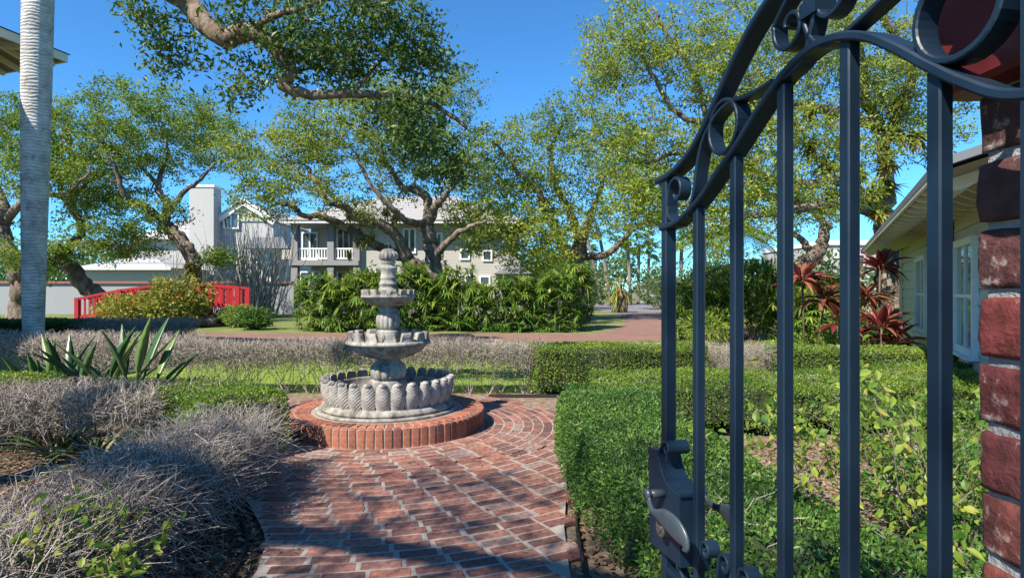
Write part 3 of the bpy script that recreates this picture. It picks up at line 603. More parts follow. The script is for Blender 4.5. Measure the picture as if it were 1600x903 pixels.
def dead_hedge(label, pts, w, h, n, tl=(.08, .22), zlo=.3, group=None, r=.0018, leafn=0, lean=(0, 0, .5), stemn=7, tint=.5, leafmat_='hedge_leaf_yellow'):
    Q, T, LL = resample(pts); Nn = np.column_stack((-T[:, 1], T[:, 0])); c = Q[len(Q)//2]; off = np.array((c[0], c[1], 0))
    root = thing('dead_hedge', label, 'hedge', (float(c[0]), float(c[1]), 0), group=group)
    i = rng.integers(0, len(Q), n); ph = rng.uniform(0, 9); la = rng.uniform(-1, 1, n)*w/2; z = h*(zlo+(1-zlo)*rng.random(n)**.55)*(1-.12*(np.abs(la)/(w/2))**3)+.03*np.sin(i*.17+ph)
    P = np.column_stack((Q[i]+T[i]*rng.normal(0, .05, (n, 1))+Nn[i]*la[:, None]-off[:2], z))
    D = unit(rdir(n)+np.array(lean)); L = rng.uniform(*tl, n); mb = MB(); tn = np.clip(rng.normal(tint, .22, n), 0, 1)
    Md = P+D*(L*.5)[:, None]; D2 = unit(D+rng.normal(0, .35, (n, 3))); E = Md+D2*(L*.5)[:, None]; E[:, 2] = np.minimum(E[:, 2], h+.09)
    twigs(mb, P, Md, r*rng.uniform(.7, 1.6, n), tn); twigs(mb, Md, E, r*.7*rng.uniform(.7, 1.4, n), tn); mb.build('twigs', 'dead_twig', root)
    stems(root, Q, T, Nn, w, h, off, int(LL*stemn), LL, .007)
    if leafn:
        i = rng.integers(0, len(Q), leafn); la = rng.uniform(-1, 1, leafn)*w/2; z = h*(.35+.6*rng.random(leafn)**.6)
        P = np.column_stack((Q[i]+Nn[i]*la[:, None]-off[:2], z)); mb = MB(); leaves(mb, P, rdir(leafn, .3), rdir(leafn, .6), rng.uniform(.015, .028, leafn), .012, rng.random(leafn)); mb.build('leaves', leafmat_, root)
    return root
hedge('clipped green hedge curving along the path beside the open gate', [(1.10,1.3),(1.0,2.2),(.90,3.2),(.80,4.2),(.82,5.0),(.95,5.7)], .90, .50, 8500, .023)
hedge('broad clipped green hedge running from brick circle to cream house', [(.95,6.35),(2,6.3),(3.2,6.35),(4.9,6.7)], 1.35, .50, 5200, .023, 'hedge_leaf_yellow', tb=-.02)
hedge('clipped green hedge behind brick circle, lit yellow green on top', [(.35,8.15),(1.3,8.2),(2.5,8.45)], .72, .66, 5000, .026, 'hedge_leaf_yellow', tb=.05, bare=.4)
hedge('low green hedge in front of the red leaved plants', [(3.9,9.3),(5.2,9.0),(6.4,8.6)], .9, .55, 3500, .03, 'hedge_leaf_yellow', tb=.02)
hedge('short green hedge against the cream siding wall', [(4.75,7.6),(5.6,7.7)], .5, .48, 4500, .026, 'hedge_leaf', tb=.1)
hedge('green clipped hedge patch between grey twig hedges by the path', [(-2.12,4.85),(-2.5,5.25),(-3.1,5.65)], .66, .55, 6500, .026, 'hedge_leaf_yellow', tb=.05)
hedge('small yellow green hedge clump behind the strappy plant', [(-5.6,6.0),(-4.6,6.1)], .5, .55, 5000, .026, 'hedge_leaf_yellow', tb=.1)
hedge('long low dark green hedge at foot of the palm trunk and bridge', [(-16.5,14.7),(-12.5,14.4),(-10.2,14.5)], .8, .68, 2200, .05, 'hedge_leaf', tb=-.05)
dead_hedge('bare grey hedge behind the fountain with lawn showing through its stems', [(-4.4,8.25),(-2.8,8.15),(-1.25,8.12),(.4,8.15)], .6, .68, 15000, (.06,.17), .5, leafn=7000, stemn=13, r=.0026)
dead_hedge('bare grey hedge running left under the palm trunk', [(-9.6,9.2),(-7,8.9),(-4.5,8.4)], .9, .72, 15000, (.07,.2), .35, leafn=600, tint=.62, r=.0028)
dead_hedge('matted grey dead hedge beside the mulch edge of the path', [(-2.05,4.5),(-1.98,4.0),(-1.93,3.2),(-1.95,2.4),(-2.05,1.7)], .62, .48, 14000, (.10,.32), .06, lean=(.25,-.1,.35), tint=.5, r=.0024, leafn=500)
dead_hedge('tangled grey hedge with dark stems around the strappy plants', [(-3.0,5.2),(-3.7,5.3),(-4.6,5.3),(-6,5.4)], .65, .52, 8500, (.08,.24), .3, tint=.42, r=.0024, leafn=900)
dead_hedge('grey dead end of the low dark hedge before the bridge', [(-10.2,14.5),(-8.5,14.6),(-7.8,14.8)], .8, .62, 6000, (.1,.28), .2, r=.004, tint=.6)
dead_hedge('short dead grey hedge gap between the green hedges', [(2.55,8.6),(3.3,8.9),(3.8,9.1)], .6, .58, 6000, (.06,.16), .2, tint=.6)

# ---------------------------------------------------------------- oaks
def curve3(P, n=5): return spline(np.array(P, float), n)
def oak(name, label, limbs, blobs, leaf, cl=120, L=.09, sig=.30, bark='bark', d0=None, group=None, wr=1.45, jit=.14, tm=3.2, rs=1.24):
    """limbs: list of (points world (n,3), r0, r1); blobs: (centre, radii, ntips, tint)"""
    base = limbs[0][0][0].copy(); base[2] = 0; root = thing(name, label, 'tree', tuple(float(v) for v in base), group=group)
    nodes = []; nr = []
    for k, (P, r0, r1) in enumerate(limbs):
        r0 *= 1.12; Q = curve3(P, 6); Q[1:-1] += rng.normal(0, r0*(.12 if sig > .12 else .04), (len(Q)-2, 3)); rr = np.linspace(r0, r1, len(Q))
        if k == 0: rr[:4] *= np.array((1.5, 1.3, 1.15, 1.05))[:len(rr[:4])]
        MB().tube(Q-base, rr, 9).build('trunk' if k == 0 else 'limb', bark, root, True)
        nodes += list(Q[len(Q)//4:] if k == 0 else Q); nr += list(rr[len(Q)//4:] if k == 0 else rr)
    nodes = np.array(nodes); nr = np.array(nr); tips = []
    for c, rad, nt_, tb in blobs:
        nt_ = int(nt_*tm)
        v = rdir(nt_)*(rng.random((nt_, 1))**.45); tips += [(np.array(c)+v[i]*np.array(rad)*rs, tb) for i in range(nt_)]
    tp = np.array([t[0] for t in tips]); dmin = np.array([np.min(np.linalg.norm(nodes-t, axis=1)) for t in tp]); order = np.argsort(dmin)
    br = MB(); lp = []; lt = []
    for oi in order:
        t = tp[oi]; d = np.linalg.norm(nodes-t, axis=1); j = int(np.argmin(d+.15*np.maximum(0, nodes[:, 2]-t[2]))); a = nodes[j]; dist = d[j]
        ns = max(3, min(7, int(dist/.35)+2)); tt = np.linspace(0, 1, ns)[:, None]
        Pp = a+(t-a)*tt+np.array((0, 0, -.10*dist))*(np.sin(math.pi*tt))+rng.normal(0, jit*min(dist, 2)*.45, (ns, 3))*np.sin(math.pi*tt)
        r0 = min(nr[j]*.7, (.018+.024*dist)*wr); rr = np.linspace(r0, .008*wr, ns); br.tube(Pp-base, rr, 5, cap=False)
        nodes = np.vstack((nodes, Pp[1:])); nr = np.r_[nr, rr[1:]]
        lp.append(Pp[-1]); lt.append(tips[oi][1])
        if dist > .7: lp.append(Pp[-2]); lt.append(tips[oi][1])
    br.build('branches', bark, root, True, kind='stuff')
    lp = np.array(lp); lt = np.array(lt); n = len(lp)*cl; ii = np.repeat(np.arange(len(lp)), cl)
    cs = rng.uniform(.6, 1.35, len(lp))[ii][:, None]
    P = lp[ii]+rng.normal(0, 1, (n, 3))*np.array((sig, sig, sig*.55))*cs
    ct = rng.normal(0, .17, len(lp))[ii]
    mb = MB(); leaves(mb, P-base, rdir(n, .1), rdir(n, .7), rng.uniform(.5, 1.55, n)*L, rng.uniform(.35, .65, n)*L, np.clip(lt[ii]+ct+rng.normal(0, .15, n), 0, 1))
    mb.build('crown', leaf, root); return root
def pl_(d, pts):       # pixel-measured limb, depth offset optional third value
    return np.array([W(p_[0], p_[1], d+(p_[2] if len(p_) > 2 else 0)) for p_ in pts])
def bl(d, x, y, rx, ry, n, tb=.45, dd=0, rd=None):
    s_ = (d+dd)/F; return (W(x, y, d+dd), (rx*s_, rd if rd else max(rx, ry)*s_*1.1, ry*s_), n, tb)
d = 22.
oak('live_oak', 'spreading live oak with long crooked limbs in front of grey two storey house', [
  (pl_(d, [(684,512),(682,470),(678,425),(674,392),(669,362),(665,345)]), .32, .24),
  (pl_(d, [(678,430),(655,418),(640,404),(613,362,-.5),(586,350,-.8),(560,340,-1),(533,321,-1.4),(510,313,-1.6),(496,290,-1.6),(480,262,-1.4)]), .22, .07),
  (pl_(d, [(680,440),(646,413,.3),(620,398,.5),(590,385,.3),(566,371,0),(535,352,-.4),(503,338,-.8),(476,338,-1.2),(455,322,-1.5),(430,318,-1.5)]), .2, .06),
  (pl_(d, [(667,350),(669,313,.4),(656,300,.6),(629,293,.8),(613,267,1),(590,235,1)]), .18, .06),
  (pl_(d, [(668,352),(680,325,-.5),(692,310,-.8),(709,290,-1),(722,255,-1.2)]), .16, .05),
  (pl_(d, [(676,405),(696,383,-.6),(722,360,-1),(760,345,-1.3)]), .15, .05),
  (pl_(d, [(664,352),(633,343,-1.2),(605,318,-1.8),(580,290,-2),(560,250,-2)]), .12, .05),
  (pl_(d, [(533,321,-1.4),(505,290,-1.5),(470,270,-1.6),(440,240,-1.6)]), .08, .03)],
  [bl(d,440,262,75,45,38,.5,-1), bl(d,410,315,45,32,16,.5,-1), bl(d,540,205,85,50,48,.5,-1), bl(d,640,190,85,55,50,.45,0), bl(d,700,255,55,55,30,.42,0), bl(d,495,300,60,26,14,.5,-2), bl(d,600,285,60,35,18,.5,1.5), bl(d,700,140,50,40,20,.42,.5), bl(d,575,335,30,18,8,.6,-.5), bl(d,740,330,40,40,14,.5), bl(d,380,240,35,30,12,.5,-1), bl(d,590,150,60,30,18,.5,0), bl(d,480,215,50,35,20,.5,-1), bl(d,640,250,50,30,14,.5,1)], 'oak_leaf', 35, .114, .175)
d = 27.
oak('live_oak', 'live oak with pale forked trunk rising above the lady palm bank', [
  (pl_(d, [(897,500),(899,460),(902,425),(905,395),(908,372)]), .42, .30),
  (pl_(d, [(903,405),(880,385,-1),(862,345,-1.5),(840,300,-1.8),(805,262,-2),(775,225,-2)]), .22, .06),
  (pl_(d, [(908,380),(890,330,.5),(868,290,.6),(862,235,.6),(880,190,.4)]), .2, .06),
  (pl_(d, [(906,402),(945,398,-.6),(972,376,-1),(1000,350,-1.6),(1035,325,-2)]), .17, .06),
  (pl_(d, [(908,385),(925,335,.5),(940,290,.8),(950,240,1)]), .18, .06),
  (pl_(d, [(862,345,-1.5),(820,350,-2.5),(780,370,-3),(750,380,-3)]), .1, .04)],
  [bl(d,800,365,85,38,48,.62,-3), bl(d,790,232,55,45,28,.5,-1.5), bl(d,868,190,48,35,22,.4,0), bl(d,880,275,60,50,32,.5,0), bl(d,965,275,55,60,34,.5,0), bl(d,775,305,50,35,20,.5,-2), bl(d,985,350,50,35,20,.5,-1), bl(d,880,350,50,40,22,.5,-1), bl(d,830,300,45,35,18,.55,-1), bl(d,930,210,50,40,20,.5,1), bl(d,840,400,50,25,18,.6,-3), bl(d,740,270,40,35,14,.5,-1)], 'oak_leaf', 36, .133, .21)
d = 26.
oak('live_oak', 'dark twisted oak with fern tufted trunk behind the red bridge', [
  (pl_(d, [(299,500),(300,450),(301,412),(288,384),(266,357),(252,338)]), .34, .22),
  (pl_(d, [(258,345),(262,318,.3),(247,298,.4),(250,272,.5),(262,245,.5),(258,210,.5)]), .17, .05),
  (pl_(d, [(252,342),(225,322,-.8),(193,302,-1.4),(180,262,-1.6),(160,235,-1.6)]), .15, .05),
  (pl_(d, [(258,340),(285,303,-.6),(310,285,-.8),(335,255,-1)]), .12, .04),
  (pl_(d, [(249,290,.4),(228,270,1),(200,240,1.4)]), .1, .04),
  (pl_(d, [(299,430),(318,410,-.5),(345,405,-.8)]), .1, .05)],
  [bl(d,255,180,95,42,56,.45), bl(d,330,210,38,45,22,.45), bl(d,175,255,70,55,40,.45), bl(d,235,330,45,30,12,.4,-1), bl(d,345,405,22,12,8,.3,-.8), bl(d,250,245,80,40,24,.42,1), bl(d,180,330,45,35,14,.5,1.5), bl(d,200,390,45,25,10,.55,2)], 'oak_leaf_green', 46, .127, .2)
oak('live_oak', 'oak with low leaning trunk against the grey boundary wall', [
  (pl_(d, [(172,500),(155,470),(128,437),(98,408),(86,398)]), .36, .26),
  (pl_(d, [(90,404),(108,385,-.3),(125,365,-.4),(124,345,-.5),(110,320,-.5),(130,290,-.6),(165,270,-.6)]), .2, .07),
  (pl_(d, [(115,380,-.4),(150,378,-1),(185,384,-1.4),(225,378,-1.6)]), .09, .04),
  (pl_(d, [(110,320,-.5),(95,290,.4),(110,240,.6),(100,200,.8)]), .12, .05)],
  [bl(d,115,205,75,48,40,.45,.5), bl(d,120,300,65,40,28,.45,-.5), bl(d,165,372,75,26,24,.58,-1.2), bl(d,70,420,30,22,10,.45,-.5), bl(d,100,395,22,16,6,.4,-1)], 'oak_leaf_green', 46, .127, .2)
oak('live_oak', 'oak with crooked red brown trunk beside the tall palm', [
  (pl_(d-2, [(30,505),(32,460),(28,430),(12,388),(4,355),(12,325)]), .34, .22),
  (pl_(d-2, [(8,345),(40,312,-.4),(62,303,-.6),(100,305,-.8),(140,270,-1)]), .16, .05),
  (pl_(d-2, [(10,330),(-10,280,.3),(-15,230,.5),(10,190,.6)]), .16, .05)],
  [bl(d-2,15,215,55,55,34,.45), bl(d-2,75,265,50,35,20,.45,-1), bl(d-2,-40,300,50,60,18,.45), bl(d-2,20,400,28,25,8,.5,-1)], 'oak_leaf_green', 46, .122, .2)
d = 17.
oak('live_oak', 'huge live oak with fern covered limbs above the cream house', [
  (pl_(d, [(1400,520),(1398,470),(1394,420),(1388,370),(1384,330)]), .36, .28),
  (pl_(d, [(1385,335),(1345,303,-.6),(1310,282,-1),(1245,290,-1.4),(1180,272,-1.8),(1120,255,-2),(1050,240,-2)]), .17, .05),
  (pl_(d, [(1384,338),(1386,270,.2),(1376,205,.2),(1350,150,0),(1345,85,-.2),(1325,20,-.3),(1320,-60,-.3)]), .19, .07),
  (pl_(d, [(1386,345),(1312,318,-1.5),(1240,328,-2),(1180,337,-2.4),(1100,325,-2.6),(1045,320,-2.6)]), .13, .04),
  (pl_(d, [(1372,200,.2),(1310,178,-.6),(1255,165,-1),(1180,160,-1.4),(1105,187,-1.6),(1062,182,-1.6),(1030,135,-1.6),(1000,80,-1.6)]), .14, .04),
  (pl_(d, [(1378,230),(1425,130,-.5),(1402,62,-.8),(1360,5,-1),(1330,-50,-1)]), .14, .06),
  (pl_(d, [(1105,187,-1.6),(1085,120,-1.6),(1045,60,-1.6),(1020,10,-1.6)]), .07, .03),
  (pl_(d, [(1050,240,-2),(1000,255,-2.2),(960,235,-2.3)]), .05, .03)],
  [bl(d,985,70,62,55,40,.6,-1.6), bl(d,1075,90,70,65,44,.6,-1.5), bl(d,1190,60,85,60,50,.6,-1), bl(d,985,215,62,52,34,.55,-2), bl(d,1075,255,75,48,40,.55,-2), bl(d,1210,200,85,60,46,.6,-1.4), bl(d,1310,110,80,75,54,.6,-.6), bl(d,1430,80,85,70,46,.55,-.5), bl(d,1250,300,95,32,34,.58,-1.6), bl(d,1105,335,85,36,32,.55,-2.4), bl(d,1440,200,60,60,26,.5), bl(d,1540,90,60,80,24,.5), bl(d,1000,310,55,40,28,.58,-2.4), bl(d,1140,140,60,45,30,.6,-1.4), bl(d,1140,215,60,40,28,.6,-1.8), bl(d,1330,235,60,40,26,.6,-1), bl(d,1380,150,50,45,22,.6,-.4), bl(d,1290,30,70,45,28,.6,-.8), bl(d,940,120,35,45,18,.6,-1.8), bl(d,1170,280,60,30,22,.6,-2)], 'oak_leaf', 37, .092, .16, tm=3.0)
d = 24.
oak('live_oak', 'oak with low hooked limb beyond the red leaved plants', [
  (pl_(d, [(1222,500),(1230,450),(1245,420),(1272,402),(1284,380),(1292,350)]), .33, .2),
  (pl_(d, [(1270,404),(1258,380,.5),(1240,365,.8),(1215,355,1)]), .16, .07),
  (pl_(d, [(1290,355),(1270,330,.4),(1230,310,.6),(1180,300,.8)]), .12, .05)],
  [bl(d,1210,325,70,35,26,.5,.5), bl(d,1285,330,45,26,16,.5), bl(d,1130,370,60,30,14,.55,1)], 'oak_leaf', 46, .112, .22)
# overhanging oak, trunk out of frame to the left
d = 7.
hang = [(-3.94,7.0,4.87)]
oak('live_oak', 'near dark leaved oak whose crooked limb hangs over the garden from above', [
  (np.array([(-6.6,.6,0),(-6.5,.7,1.2),(-6.3,1.0,2.4),(-6.0,1.6,3.3)]), .30, .24),
  (np.vstack((np.array([(-6.05,1.5,3.2),(-5.6,3.2,4.3),(-4.7,5.4,5.0)]), pl_(d, [(270,-12),(319,37),(352,60),(389,50),(415,62),(436,82),(455,113),(441,133),(478,147),(549,147),(616,150),(680,165),(730,200)]))), .14, .022),
  (pl_(d, [(389,50),(430,25,-.2),(480,10,-.3),(540,-10,-.4)]), .045, .02),
  (pl_(d, [(549,147),(567,128,.1),(590,100,.3),(640,60,.5)]), .03, .012),
  (np.array([(-6.1,1.4,3.1),(-5.2,.4,4.6),(-4.2,-.8,5.6),(-3.2,-1.6,6.2)]), .15, .05),
  (np.array([(-6.2,1.2,2.8),(-5.4,-1.2,4.6),(-4.4,-3.4,5.8),(-3.2,-4.6,6.4)]), .14, .05)],
  [bl(d,470,42,115,48,46,.35), bl(d,610,35,85,42,34,.35), bl(d,660,95,45,45,18,.35), bl(d,265,75,45,55,13,.5), bl(d,375,140,26,26,5,.5), bl(d,640,195,60,45,24,.3), bl(d,695,250,42,45,14,.3), bl(d,545,105,55,40,18,.35), bl(d,430,95,60,40,14,.35), bl(d,215,20,30,25,5,.5),
   ((-4.9,-.5,6.0), (1.5,1.1,.5), 36, .4), ((-3.8,-1.3,6.1), (1.3,1.3,.5), 40, .4), ((-4.0,-2.8,6.3), (1.6,1.2,.6), 32, .4), ((-4.6,-4.2,6.3), (1.4,1.2,.6), 26, .4), ((-5.4,-.5,5.6), (1.2,1.2,.6), 20, .4)],
  'near_oak_leaf', 27, .072, .11, 'near_bark', wr=.5, jit=.16, tm=2.2, rs=1.1)

# ---------------------------------------------------------------- epiphytic ferns on the oaks
def fern(label, p, r, n, group, tb=.45, brown=False):
    root = thing('epiphytic_fern', label, 'fern', tuple(float(v) for v in p), group=group)
    D = rdir(n, .25, .6); mb = MB(); blades(mb, rng.normal(0, r*.12, (n, 3)), D, rng.uniform(.45, .9, n)*r, rng.uniform(.07, .12, n)*r*1.3, rng.uniform(.1, .5, n), np.clip(rng.normal(tb, .2, n), 0, .75), 3); mb.build('fronds', 'fern_leaf', root)
    mb = MB(); n2 = n//2; D = rdir(n2, -.7, .5); blades(mb, rng.normal(0, r*.12, (n2, 3)), D, rng.uniform(.4, .7, n2)*r, .12*r, .4, rng.uniform(.85, 1, n2), 3); mb.build('dead_fronds', 'fern_leaf', root)
G1 = 'ferns growing on the huge oak above the cream house'
for (x, y, r) in ((1235,195,.55),(1265,225,.6),(1225,250,.55),(1265,175,.45),(1290,260,.55),(1340,270,.6),(1365,300,.6),(1335,310,.55),(1385,255,.6),(1400,210,.55),(1385,290,.65),(1300,300,.5),(1430,215,.6),(1460,240,.55),(1375,330,.6),(1400,165,.5)):
    fern('tufted green and rusty fern growing on limb of the huge oak', W(x, y, 16.3+rng.uniform(-.4, .4)), r, 70, G1)
G2 = 'ferns growing on the spreading oak before the grey house'
for (x, y, r) in ((603,330,.5),(618,342,.5),(560,378,.55),(580,372,.6),(545,398,.4),(545,338,.35)):
    fern('rusty fern clump on crooked limb in front of grey house', W(x, y, 21.3), r*.8, 60, G2, .5)
fern('dark dead fern skirt around twisted trunk behind the bridge', W(298, 418, 25.6), .55, 90, None, .9)

# ---------------------------------------------------------------- tall palm
def palm(label, base, h, r0, r1, nf, fl, group=None, mat='palm_bark', name='palm_tree', lean=(0, 0), fan=False, ft=.45):
    root = thing(name, label, 'palm', base, group=group); z = np.linspace(0, h, 28); t = z/h
    P = np.column_stack((lean[0]*t**1.5, lean[1]*t**1.5, z)); rr = r0+(r1-r0)*np.sin(np.clip(t*1.25, 0, 1)*math.pi/2)*np.where(t > .8, 1-.8*(t-.8), 1)
    MB().tube(P, rr, 20 if r0 > .1 else 9).build('trunk', mat, root, True); top = P[-1]
    mb = MB()
    for k in range(nf):
        a = k*2.4+rng.uniform(-.2, .2); el = rng.uniform(-.5, 1.1) if not fan else rng.uniform(-.7, 1.3); d0 = np.array((math.cos(a)*math.cos(el), math.sin(a)*math.cos(el), math.sin(el)))
        if fan:
            c = top+d0*fl*.5; m_ = 14; sd = unit(np.cross(d0, (0, 0, 1.))); an = np.linspace(-1.5, 1.5, m_); D = unit(np.cos(an)[:, None]*d0+np.sin(an)[:, None]*sd+np.array((0, 0, -.15)))
            blades(mb, np.tile(c, (m_, 1)), D, fl*.55, fl*.07, .35, np.clip(rng.normal(ft, .15, m_), 0, 1), 2); twigs(mb, top[None], c[None], .012, .3)
        else:
            m_ = 34; tt = np.linspace(.12, 1, m_); c = top+d0*fl*tt[:, None]; c[:, 2] -= fl*.55*tt**2
            T = np.gradient(c, axis=0); T = unit(T); sd = unit(np.cross(T, (0, 0, 1.))); ll = fl*.26*np.sin(math.pi*np.clip(tt*.85+.12, 0, 1))
            for sg in (-1, 1): blades(mb, c, unit(sd*sg+T*.45+np.array((0, 0, -.25))), ll, fl*.014+.01, .35, np.clip(rng.normal(ft, .15, m_), 0, 1), 2)
            twigs(mb, c[:-1], c[1:], .015, .4)
    mb.build('fronds', 'lady_palm_leaf', root); return root
palm('tall palm with smooth pale grey ringed trunk rising from dark hedge', (float(W(52,0,10.6)[0]), 10.6, 0), 9.2, .145, .235, 12, 2.6, lean=(.14, 0))
for (x, dd, h, ln) in ((938,52,7.2,(-1.6,0)),(952,50,6.6,(-1.0,0)),(985,55,6.0,(-.3,0)),(997,57,5.6,(.1,0)),(1012,60,5.2,(.2,.2)),(1150,30,4.4,(.2,0)),(1105,33,4.0,(-.2,0)),(1062,46,5.4,(.2,0)),(915,56,5.2,(-.2,0))):
    near = dd < 40
    palm('feathery palm behind the lady palms near the gate bars' if near else 'slim far palm with fan crown beyond the driveway bend', (float(W(x, 0, dd)[0]), dd, 0), h, .16 if not near else .1, .14 if not near else .09, 16 if near else 14, 2.0 if near else 1.7, 'feathery palms behind the lady palms' if near else 'slim palms beyond the driveway bend', 'cane', 'palm_tree', ln, not near)

# ---------------------------------------------------------------- lady palm banks, shrubs
def lady_palm(label, x, y, h, w, n, group, tb=.56):
    root = thing('lady_palm', label, 'palm', (x, y, 0), group=group); mb = MB(); st = MB(); A = []; B = []
    for k in range(n):
        zz = h*(1-rng.random()**1.25*.95); a = rng.uniform(0, 6.28); rr = w*math.sqrt(rng.random())*(1-.25*(zz/h)**3); c = np.array((rr*math.cos(a), rr*math.sin(a), zz)); o_ = unit(np.array((math.cos(a)*.7+rng.normal(0, .5), math.sin(a)*.7-.35+rng.normal(0, .5), .3+rng.normal(0, .45))))
        m_ = 9; sd = unit(np.cross(o_, rng.normal(0, 1, 3)+np.array((0, 0, 1.2)))); an = np.linspace(-1.7, 1.7, m_); D = unit(np.cos(an)[:, None]*o_+np.sin(an)[:, None]*sd)
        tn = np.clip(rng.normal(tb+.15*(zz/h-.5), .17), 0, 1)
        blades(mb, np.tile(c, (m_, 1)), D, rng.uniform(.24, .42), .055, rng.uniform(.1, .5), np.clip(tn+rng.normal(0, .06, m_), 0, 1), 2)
        b = np.array((c[0]*.7, c[1]*.7, 0)); A.append(b); B.append(c)
    mb.build('fronds', 'lady_palm_leaf', root); twigs(st, np.array(A[:16]), np.array(B[:16]), .010, rng.random(16)*.4); st.build('stems', 'dead_twig', root, kind='stuff'); return root
GL = 'lady palms forming the bank in front of the grey house'
for k, x in enumerate(np.linspace(-6.6, 2.2, 12)):
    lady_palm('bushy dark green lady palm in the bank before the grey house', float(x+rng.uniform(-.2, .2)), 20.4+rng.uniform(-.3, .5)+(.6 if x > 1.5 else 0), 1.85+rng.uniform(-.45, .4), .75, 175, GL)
GR = 'lady palms beyond the gate bars'
for (x, y, h) in ((4.9,16.3,1.55),(5.6,16.8,2.0),(6.5,16.8,2.15),(7.3,16.4,2.0),(8.1,16.0,1.8),(7.6,15.2,1.3),(8.9,16.8,1.7)):
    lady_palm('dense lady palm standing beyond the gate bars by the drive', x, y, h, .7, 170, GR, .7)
def bush(label, x, y, r, h, n, L, mat, name='shrub', group=None, tb=.45, sp=.2, w=.45, z0=.1):
    root = thing(name, label, 'shrub', (x, y, 0), group=group); v = rdir(n)*(rng.random((n, 1))**.33); P = v*np.array((r, r, h/2))*(1+.18*np.sin(v[:, :1]*7+v[:, 2:]*6))+np.array((0, 0, h/2+z0*.5)); P[:, 2] = np.maximum(P[:, 2], z0)
    mb = MB(); leaves(mb, P, unit(v+rdir(n)*.8), unit(v+rdir(n, .6)), rng.uniform(.7, 1.3, n)*L, rng.uniform(.8, 1.2, n)*L*w, np.clip(rng.normal(tb, sp, n), 0, 1)); mb.build('foliage', mat, root)
    m_ = 24; B = P[rng.integers(0, n, m_)]; A = B*np.array((.15, .15, 0)); st = MB(); twigs(st, A, B, .012, rng.random(m_)); st.build('stems', 'dead_twig', root, kind='stuff'); return root
bush('big croton bush with green and orange leaves before the red bridge', -12.2, 22.2, 1.1, 1.75, 3400, .17, 'croton_leaf', 'croton_bush', tb=.42, sp=.28)
bush('low yellow croton bush against the red bridge ramp', -14.0, 22.2, 1.0, 1.15, 2600, .15, 'croton_leaf', 'croton_bush', tb=.5, sp=.17)
bush('small yellow green shrub at right end of the red bridge', -10.0, 22.2, .6, .75, 1200, .12, 'vine_leaf')
bush('dark green round shrub beside the bridge boulders', -8.9, 21.0, .6, .65, 1200, .14, 'lady_palm_leaf', tb=.3)
bush('leafy green shrub under the cream house corner', 6.9, 12.2, .75, .95, 3200, .06, 'hedge_leaf_yellow', tb=.3, w=.6)
bush('pale green shrub at foot of the red leaved plants', 5.6, 11.6, .55, .55, 1800, .06, 'vine_leaf', tb=.35, w=.6)
bush('yellow green grassy shrub between gate stile and first bar', 4.9, 15.2, .7, .8, 1500, .16, 'vine_leaf', tb=.5, w=.15)
bush('bushy evergreen foliage beneath the spreading oak', -2.9, 22.4, .8, 2.3, 2200, .15, 'lady_palm_leaf', tb=.35, w=.5)
bush('leafy light shrub standing behind the fountain column', -5.0, 20.6, .7, 2.1, 1600, .16, 'vine_leaf', tb=.3, w=.3)
for (x, y, r, h, lb) in ((2.35,3.3,.42,.5,'leafy knee high clump beside the tall weedy shrub'), (3.3,4.9,.6,.5,'round leafy clump between broad hedge and pillar side bed'), (2.0,2.2,.45,.4,'small leafed green clump right beside the gate hedge'), (3.6,3.9,.6,.5,'dense green clump at the sandy bed edge towards the house')):
    bush(lb, x, y, r, h, 4200, .032, 'hedge_leaf', tb=.5, w=.55, z0=.02)
# vine-like weedy shrubs by the gate
def weedy(label, x, y, h, n, L, spread):
    root = thing('weedy_shrub', label, 'shrub', (x, y, 0)); st = MB(); lv = MB(); A = []; B = []; P = []
    for k in range(n):
        a = rng.uniform(0, 6.28); p_ = np.array((rng.normal(0, .08), rng.normal(0, .08), 0.)); d_ = np.array((math.cos(a)*spread, math.sin(a)*spread, 1.)); d_ /= np.linalg.norm(d_)
        for s_ in range(8):
            q = p_+d_*h/7*rng.uniform(.7, 1.2); A.append(p_); B.append(q); p_ = q; d_ = unit(d_+rng.normal(0, .25, 3)+np.array((0, 0, -.06)))
            if q[2] < .03: break
            if s_ > 1: P += [q+rng.normal(0, .035, 3) for _ in range(6)]
    P = np.array(P); m_ = len(P); twigs(st, np.array(A), np.array(B), .003, .15); st.build('stems', 'dead_twig', root, kind='stuff')
    leaves6(lv, P, rdir(m_, -.6), rdir(m_, .7), rng.uniform(.6, 1.3, m_)*L, rng.uniform(.45, .6, m_)*L, np.clip(rng.normal(.42, .25, m_), 0, 1)); lv.build('leaves', 'vine_leaf', root)
weedy('thin yellow green weedy shrub with drooping leaves behind gate bars', 1.75, 3.6, .95, 13, .055, .35)
weedy('taller weedy shrub with pale leaves growing beside the gate pillar', 1.95, 2.75, 1.1, 24, .055, .4)
weedy('straggly half bare weed on the sandy bed between hedges', 2.5, 4.4, .75, 9, .05, .5)
weedy('fresh green sprouts growing through the matted grey hedge', -1.72, 2.35, .5, 0 or 26, .05, .35)

